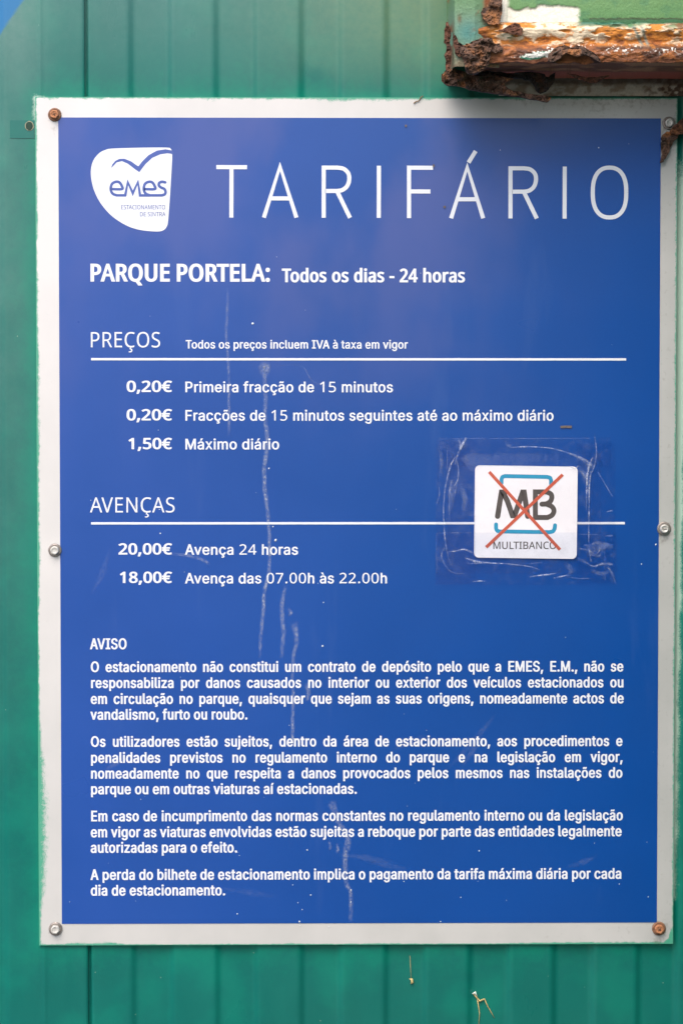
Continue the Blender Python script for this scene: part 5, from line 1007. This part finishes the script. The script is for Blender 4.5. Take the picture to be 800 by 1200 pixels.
for pts_, w_, par_ in (([(682, 640), (696, 643), (708, 640), (718, 641)], [6, 9, 10, 9], tb), ([(660, 660), (668, 668), (662, 680)], [8, 7, 5], tb),
                       ([(678, 548), (684, 556), (685, 568)], [5, 8, 7], tp), ([(530, 560), (528, 580), (529, 598)], [6, 8, 5], tl), ([(538, 565), (545, 585), (541, 600)], [5, 8, 6], tl),
                       ([(590, 518), (596, 522), (600, 520)], [4, 5, 3], tt), ([(690, 668), (704, 672), (716, 668)], [5, 6, 4], tb), ([(513, 520), (517, 540), (515, 560)], [4, 5, 4], tl)):
    fo_ = film('haze_patch', pts_, w_, M_smear, y0_-.0022, cov=[.25, .55, .2], n=4, parent=par_)
for q in ((530, 514.2, 570, 513.8, tt), (574, 514, 690, 513.6, tt), (523.6, 520, 523.8, 560, tl), (511.5, 625, 511.2, 672, tb), (512, 624.6, 552, 624.2, tb), (676, 626, 700, 626.4, tb), (708, 630, 708.5, 680, tb)):
    crease([(q[0], q[1]), ((q[0]+q[2])/2, (q[1]+q[3])/2), (q[2], q[3])], [.8, .8, .8], [.30, .38, .30], parent=q[4], yy=y0_-.0016)

# ================================================================== rusty steel box at the upper right
YB = -.088                                         # its front
zb = at(650, 73.5, YB).z                           # its lower arris
xL = at(531, 60, YB).x
xR = X_BLOCK-.0015
zT = at(650, -230, YB).z
boxr = thing('rusty_box', (xL+.15, YB/2, zb), 'rusted green steel box with peeling white paint jutting from the wall above the board', 'metal box')
GREEN = np.array(srgb(104, 152, 96)); TEAL = np.array(srgb(62, 128, 104)); CREAM = np.array(srgb(246, 230, 200)); ORNG = np.array(srgb(196, 110, 44))
BRN = np.array(srgb(136, 80, 50)); DKB = np.array(srgb(62, 42, 34)); WHT = np.array(srgb(245, 245, 236)); GRY = np.array(srgb(140, 150, 140))
def front_px(X, Z, Y):
    c = np.array(CAM_LOC); M = np.array(CAM_M)
    q = np.stack([X-c[0], Y-c[1], Z-c[2]], -1) @ M
    return 400+FPX*q[..., 0]/-q[..., 2], 600-FPX*q[..., 1]/-q[..., 2]
def rgba(c, a): return np.concatenate([c, np.asarray(a)[..., None]], -1)
# bottom rail: front face, rolled arris, then the underside running back to the wall
def rail():
    zt = at(650, 25, YB).z
    hgt = zt-zb
    ts = np.concatenate([np.linspace(0, 1, 92), 1+np.linspace(0, 1, 60)[1:]])
    xs = np.arange(at(560, 60, YB).x, xR, .45*S); xs = np.where(xs > at(830, 60, YB).x, xs, xs)
    X, T = np.meshgrid(xs, ts)
    t1 = np.clip(T, 0, 1); t2 = np.clip(T-1, 0, 1)
    Z = zt - hgt*t1; Y = YB + 0*Z
    # the face bulges: a rounded shoulder near the top, hollow below
    Y = Y + .006*(1-sstep(0, .22, t1)) + .0035*np.exp(-((t1-.45)/.16)**2) - .002*np.exp(-((t1-.75)/.15)**2)
    Y = Y + t2*(abs(YB)-.004); Z = Z + .0012*np.sin(t2*3.1)
    px, _ = front_px(X, Z, Y); py = 25+48.5*t1                       # paint coordinates along the face
    n1 = fbm(px/16, py/6, 5, 4); n2 = fbm(px/7.5, py/4, 15, 3); n3 = fbm(px/22, py/9, 25, 4); n4 = fbm(px/3.4, py/2.4, 35, 3)
    n5 = fbm(px/1.7, py/1.5, 39, 2)
    c = mixc(np.zeros(X.shape+(3,))+np.array(srgb(142, 86, 50)), srgb(96, 58, 40), sstep(.38, .60, n1))
    c = mixc(c, srgb(186, 112, 54), sstep(.52, .66, n2)*.8)
    cf = n1*.45+n3*.55 + .13*np.exp(-((px-655)/34)**2-((py-37)/14)**2) + .10*np.exp(-((px-728)/16)**2-((py-33)/7)**2) - .03*sstep(760, 780, px)
    topm = sstep(58, 46, py+14*(n3-.5)+6*(n2-.5))
    c = mixc(c, srgb(222, 142, 60), topm*sstep(.38, .46, cf)*sstep(566, 578, px)*.95)                 # amber stain round the bare primer
    cream = topm*sstep(.49, .57, cf+.12*(n2-.5)-.03*sstep(685, 700, px))*sstep(572, 586, px+10*(n2-.5))
    c = mixc(c, CREAM, cream*.95)
    c = mixc(c, srgb(216, 136, 58), cream*sstep(.60, .68, n2)*.7)
    band = np.exp(-((py-56.5-3*(n3-.5))/3.2)**2)*sstep(690, 705, px)
    c = mixc(c, srgb(62, 44, 38), band*.75*sstep(.35, .5, n2))
    c = mixc(c, srgb(255, 252, 244), sstep(.60, .66, n5)*np.exp(-((py-57)/5.4)**2)*sstep(.42, .55, n3+.12*np.exp(-((px-716)/14)**2))*(px > 640))  # white glints of the blisters, painted into the colour
    c = mixc(c, srgb(112, 68, 44), sstep(66, 70, py+3*(n2-.5))*.6)
    tealp = np.exp(-((px-632)/26)**2)*np.exp(-((py-65-(px-632)*-.12)/4.2)**2)
    c = mixc(c, TEAL*1.1, sstep(.45, .6, tealp*1.2+(n2-.5)*.6)); c = mixc(c, WHT, sstep(.52, .66, tealp*1.1+(n5-.5)*1.1)*(py < 68))
    c = mixc(c, srgb(48, 104, 78), sstep(34, 28, py+7*(n2-.5)+6*(n1-.5))*sstep(668, 682, px)*sstep(760, 735, px)*.9)
    c = mixc(c, srgb(92, 56, 38), sstep(36, 42, py)*sstep(50, 44, py)*sstep(.52, .62, n3)*(px > 700)*.5)
    c = mixc(c, TEAL, sstep(.5, .6, n2)*np.exp(-((px-594)/7)**2-((py-42)/7)**2)*.9)
    tt_ = sstep(27.5, 26, py+3*(n3-.5)+ (px < 680)*6)
    c = mixc(c, TEAL, tt_*.9); c = mixc(c, GREEN*.55+TEAL*.3, sstep(.5, .7, n3)*np.exp(-((py-28)/5)**2)*(px > 735)*.9)
    c = mixc(c, GRY*1.1, np.clip(np.exp(-((px-741-(py-30)*.5)/2.0)**2)+np.exp(-((px-752-(py-34)*.35)/2.0)**2), 0, 1)*sstep(55, 50, py)*sstep(28, 32, py)*.9)
    rust_tr = sstep(765, 795, px)*sstep(42, 30, py); c = mixc(c, BRN, rust_tr*.8*sstep(.35, .6, n2))
    # a lifted scab of rust with a dark hollow under its rim
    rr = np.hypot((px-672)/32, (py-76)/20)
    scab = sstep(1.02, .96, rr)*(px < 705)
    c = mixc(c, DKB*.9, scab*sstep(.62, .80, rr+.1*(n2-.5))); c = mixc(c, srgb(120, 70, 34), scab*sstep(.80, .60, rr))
    # underside
    cu_ = mixc(np.zeros(X.shape+(3,))+np.array(srgb(205, 142, 104)), srgb(150, 96, 72), sstep(.4, .6, fbm(px/30, t2*6, 45)))
    cu_ = mixc(cu_, srgb(196, 104, 88), sstep(.55, .7, t2)); cu_ = mixc(cu_, srgb(150, 90, 50), sstep(.62, .72, n2)*.5)
    k = sstep(.0, .03, t2)
    c = c*(1-k[..., None])+cu_*k[..., None]
    relief = .0034*(n1-.5)+.0016*(n2-.5)*(1-cream*.5)+.0012*cream-.0028*scab*sstep(.95, .8, rr)+.0035*np.exp(-((rr-1.0)/.06)**2)*(px < 712)*0
    edge = np.exp(-((T-1)/.10)**2)
    Y = Y - relief*(1-k) + .0*edge; Z = Z + edge*.0035*(fbm(px/12, px*0+3, 55, 4)-.5) + k*.0016*(n1-.5)
    Y = Y - scab*.004*sstep(.5, .95, rr)*(1-k)
    rough = np.clip(.8-.55*cream-.6*tealp-.6*np.exp(-((py-62)/6)**2)*(T < 1), .0, 1)
    return grid_obj('bottom_rail', X, Y, Z, M_vcol, boxr, rgba(c, rough))
rail()
def panel():
    Yp_ = YB+.006
    xs = np.arange(at(583, 20, YB).x, xR, .8*S); zs = np.arange(at(600, 30, YB).z, at(600, -60, YB).z, .8*S)
    X, Z = np.meshgrid(xs, zs); px, py = front_px(X, Z, X*0+Yp_)
    n1 = fbm(px/12, py/8, 65, 4); n2 = fbm(px/5, py/4, 75, 4)
    c = np.zeros(X.shape+(3,))+GREEN*1.0
    c = mixc(c, srgb(118, 160, 104), sstep(20, 0, py)*.7); c = mixc(c, TEAL*.9, sstep(.5, .75, n1)*.35)
    inside = sstep(592, 588, px + 4*(n2-.5))*sstep(28, 26, py) ; 
    wp = np.maximum(sstep(7, 9.5, py+9*(n1-.5)+5*(n2-.5))*sstep(590, 596, px)*sstep(680, 675, px+9*(n2-.5)+6*(n1-.5)), sstep(598, 592, px+3*(n1-.5)))
    wp = wp*sstep(28, 24.5, py+6*(n2-.5)); hole_g = np.exp(-((px-606)/9)**2)*np.exp(-((py-7)/6)**2)
    wp = np.clip(wp - sstep(.35, .6, hole_g), 0, 1)
    c = mixc(c, srgb(250, 247, 232), wp)
    c = mixc(c, BRN, np.exp(-((py-27)/1.2)**2)*(px < 690)*.8)
    lo = sstep(26, 29, py+4*(n2-.5))*sstep(668, 636, px+26*(n1-.5)+14*(n2-.5)); c = mixc(c, CREAM, lo*sstep(.35, .5, n1)*.9); c = mixc(c, ORNG, lo*sstep(.5, .65, n2)*.8)
    c = mixc(c, srgb(58, 112, 76), sstep(20, 24, py+3*(n2-.5))*(px > 682)*.85)
    c = mixc(c, DKB, np.exp(-((py-22+3*(n2-.5))/1.2)**2)*(px > 690)*.7)
    Y = X*0+Yp_ + .0012*wp + .0004*(n1-.5)
    grid_obj('front_panel', X, Y, Z, M_vcol, boxr, rgba(c, .30+.35*wp+.2*n1))
panel()
def stile():
    """left upright: its outer side seen edge-on, a rolled corner and a faded green face"""
    prof = [(xL-.0004, .004), (xL, YB+.006), (xL+.0012, YB+.0015), (xL+.004, YB), (at(556, 20, YB).x, YB), (at(566, 20, YB).x, YB+.003), (at(586, 20, YB).x, YB+.007)]
    seg = []
    for i in range(len(prof)-1):
        a, b = prof[i], prof[i+1]; n = max(2, int(math.hypot(b[0]-a[0], b[1]-a[1])/(.7*S)))
        for k in range(n): seg.append((a[0]+(b[0]-a[0])*k/n, a[1]+(b[1]-a[1])*k/n))
    seg = np.array(seg); zs = np.arange(at(600, 78, YB).z, at(600, -60, YB).z, .6*S)
    X, Z = np.meshgrid(seg[:, 0], zs); Y = np.repeat(seg[:, 1][None], len(zs), 0)
    px, py = front_px(X, Z, Y)
    n1 = fbm(px/10, py/12, 85, 4); n2 = fbm(px/4, py/5, 95, 4)
    c = np.zeros(X.shape+(3,))+np.array(srgb(120, 152, 126))
    c = mixc(c, srgb(112, 150, 110), sstep(30, 0, py)); c = mixc(c, srgb(78, 140, 134), np.exp(-((px-548)/14)**2-((py-38)/14)**2)*.9)
    c = mixc(c, BRN, np.exp(-((px-528)/3.)**2)*sstep(.35, .55, n2)*sstep(18, 34, py)*.95)
    c = mixc(c, srgb(160, 92, 52), np.exp(-((px-524)/2.)**2)*sstep(.45, .6, n1)*.8)
    c = mixc(c, BRN*1.1, sstep(562, 570, px+8*(n1-.5))*sstep(30, 20, py)*.95)
    c = mixc(c, ORNG*.9, sstep(568, 576, px)*sstep(26, 34, py)*.9*sstep(.3, .5, n2))
    c = mixc(c, srgb(130, 112, 90), sstep(58, 74, py)*sstep(.35, .6, n1)*.85)
    c = mixc(c, srgb(110, 84, 50), np.exp(-((px-538)/2.5)**2-((py-22)/5)**2)*.8)
    c = mixc(c, srgb(98, 150, 92), sstep(526, 521, px))
    c = mixc(c, srgb(150, 92, 56), sstep(.56, .66, n1)*np.exp(-((px-566)/10)**2)*.8)
    Y = Y-.0012*(n2-.5)*sstep(.35, .6, n2)
    grid_obj('left_stile', X, Y, Z, M_vcol, boxr, rgba(c, .35+.45*n1))
stile()
# the box's body: top, far side and back, closing the volume above the picture
box('body', xL+.004, xR, YB+.012, .003, zb+.020, zT, simple('faded green paint', (0.13, 0.27, 0.13), .4, .15, 40), boxr)
# rust scabs: jagged, warped plates of real thickness
def scab(outline, y, mat, parent, thick=.003, amp=.0035, seed=1, name='rust_flake', bulge=0.0, step=1.1, label=None):
    import bmesh
    P = catmull(outline, 3, True); rnd = random.Random(seed)
    P = [(x+mnoise.noise(Vector((x*.35, y_*.35, seed)))*2.0, y_+mnoise.noise(Vector((x*.35, y_*.35, seed+9)))*2.0) for x, y_ in P]
    xs = [p[0] for p in P]; ys = [p[1] for p in P]
    def inside(x, y_):
        r = False; n = len(P); j = n-1
        for i in range(n):
            if (P[i][1] > y_) != (P[j][1] > y_) and x < (P[j][0]-P[i][0])*(y_-P[i][1])/(P[j][1]-P[i][1])+P[i][0]: r = not r
            j = i
        return r
    from mathutils.geometry import delaunay_2d_cdt
    pts = [Vector(p) for p in P]; nb = len(pts)
    gx = min(xs)
    while gx < max(xs):
        gy = min(ys)
        while gy < max(ys):
            q = (gx+rnd.uniform(-.5, .5), gy+rnd.uniform(-.5, .5))
            if inside(*q): pts.append(Vector(q))
            gy += step
        gx += step
    vs, es, fs, *_ = delaunay_2d_cdt(pts, [(i, (i+1) % nb) for i in range(nb)], [], 1, 1e-4)
    cx, cy = sum(xs)/len(xs), sum(ys)/len(ys); R0 = max(max(xs)-min(xs), max(ys)-min(ys))/2
    bm = bmesh.new(); V1, V2 = [], []
    for v in vs:
        h_ = (mnoise.fractal(Vector((v.x*.09, v.y*.12, seed)), 1.0, 2.2, 5))*amp + mnoise.noise(Vector((v.x*.6, v.y*.6, seed)))*amp*.35
        st_ = amp*.42; h_ = h_*.35 + .65*st_*(math.floor(h_/st_)+min(1, max(0, ((h_/st_) % 1)*4-1.5)))
        rr = math.hypot(v.x-cx, v.y-cy)/R0
        yy = y + h_ - bulge*(1-rr*rr)
        V1.append(bm.verts.new(at(v.x, v.y, yy))); V2.append(bm.verts.new(at(v.x, v.y, yy)+Vector((0, thick*(1+.3*mnoise.noise(Vector((v.x*.2, v.y*.2, 4)))), 0))))
    cnt = {}
    for f in fs:
        try:
            bm.faces.new([V1[i] for i in f]); bm.faces.new([V2[i] for i in reversed(f)])
        except ValueError: pass
        for i in range(len(f)):
            e_ = (f[i], f[(i+1) % len(f)]); cnt[e_] = 1
    for (a, b) in list(cnt):
        if (b, a) not in cnt:
            bm.faces.new([V1[b], V1[a], V2[a], V2[b]])
    bmesh.ops.recalc_face_normals(bm, faces=bm.faces)
    me = bpy.data.meshes.new(name); bm.to_mesh(me); bm.free(); me.materials.append(mat)
    o = bpy.data.objects.new(name, me); link(o)
    if parent: keep(o, parent)
    if label: o['label'] = label
    return o
scab([(538, 50), (543, 53), (549, 50), (560, 46), (570, 44), (577, 46), (576, 60), (573, 74), (566, 82), (556, 87), (547, 84), (543, 72), (539, 62)], YB-.004, M_rust, boxr, amp=.006, seed=3, bulge=.004, label='largest dark scab of rust at the corner')
scab([(563, 14), (568, 8), (573, 2), (576, -8), (588, -8), (588, 10), (586, 25), (578, 29), (570, 26), (566, 21)], YB-.002, M_rust, boxr, seed=5)
scab([(521, 30), (525, 26), (528, 38), (527, 50), (529, 62), (527, 80), (524, 84), (521, 70), (523, 55), (520, 46)], YB+.004, M_rust2, boxr, seed=7, amp=.003)
scab([(530, 40), (534, 42), (538, 52), (542, 60), (537, 66), (532, 58)], YB-.003, M_rust2, boxr, seed=8, amp=.003)
scab([(596, 30), (606, 27), (612, 34), (610, 41), (600, 40), (590, 37), (584, 36)], YB-.003, M_rust2, boxr, seed=11, amp=.003, thick=.0015)
scab([(574, 50), (584, 52), (590, 58), (580, 62), (574, 58)], YB-.003, M_rust, boxr, seed=12)
# ragged lower lip torn away from the corner and running down to the right
scab([(520, 84), (530, 80), (546, 84), (556, 90), (575, 88), (600, 93), (590, 98), (600, 106), (625, 110), (643, 113), (644, 118), (636, 119), (610, 114), (580, 110), (556, 106), (540, 101), (524, 100), (519, 94)], YB+.030, M_rust, boxr, amp=.006, seed=13, thick=.004, label='ragged dark lip of rust hanging below the corner')
scab([(556, 84), (580, 84), (600, 86), (622, 84), (634, 86), (642, 90), (650, 84), (648, 98), (640, 107), (630, 108), (624, 98), (616, 93), (600, 91), (575, 92), (560, 92)], YB+.045, mat_rust('blackened rust', (0.012, 0.009, 0.008), (0.035, 0.022, 0.018), (0.14, 0.06, 0.03)), boxr, amp=.005, seed=14)
scab([(664, 86), (680, 89), (700, 90), (714, 88), (706, 93), (696, 97), (686, 95), (674, 91)], YB+.030, M_rust2, boxr, seed=15, amp=.003, thick=.0015)
scab([(641, 66), (648, 58), (657, 53), (668, 55), (678, 53), (690, 59), (697, 65), (702, 72), (693, 67), (684, 64), (676, 66), (664, 62), (655, 68), (645, 73)], YB-.0055, M_rust, boxr, seed=16, amp=.003, thick=.002)
scab([(516, 88), (524, 86), (534, 92), (530, 99), (520, 97)], YB+.07, M_rust2, boxr, seed=17)
# dirty strip of wall primer between the box and the board
def strip():
    xs = np.arange(wx(584, 100), wx(900, 100), 1.2*S); zs = np.arange(wz(112.2, 700), wz(80, 700), 1.0*S)
    X, Z = np.meshgrid(xs, zs); px, py = to_px(X, Z)
    n1 = fbm(px/10, py/7, 105, 4); n2 = fbm(px/4, py/4, 115, 4)
    c = np.zeros(X.shape+(3,))+np.array(srgb(204, 196, 180)); c = mixc(c, srgb(150, 128, 104), sstep(.4, .65, n1)*.8)
    c = mixc(c, srgb(84, 58, 42), sstep(745, 780, px+20*(n1-.5))*sstep(.4, .55, n2)*.9); c = mixc(c, srgb(90, 66, 52), sstep(101, 96, py+3*(n2-.5))*.8)
    grid_obj('primed_strip', X, X*0+.0015+.0008*(n1-.5), Z, M_vcol, wall, rgba(c, .6+0*n1))
strip()
# ---- loose curl of rust over the upper right screw
cu1 = thing('rust_curl', at(790, 165, -.006), 'curled reddish brown flake of rust hanging over the upper right screw', 'rust flake')
scab([(773, 191), (775, 181), (774, 168), (774.5, 160), (779, 156), (786, 153), (792, 150), (797, 152), (794, 161), (788, 168), (783, 178), (777, 188)], -.006, M_rust, cu1, amp=.004, seed=21, thick=.0015, step=1.8, name='lower_leaf')
scab([(785, 153), (790, 147), (796, 141), (806, 135), (815, 134), (815, 156), (806, 158), (797, 157), (789, 158)], -.009, M_rust2, cu1, amp=.004, seed=22, thick=.002, step=1.8, name='upper_leaf')
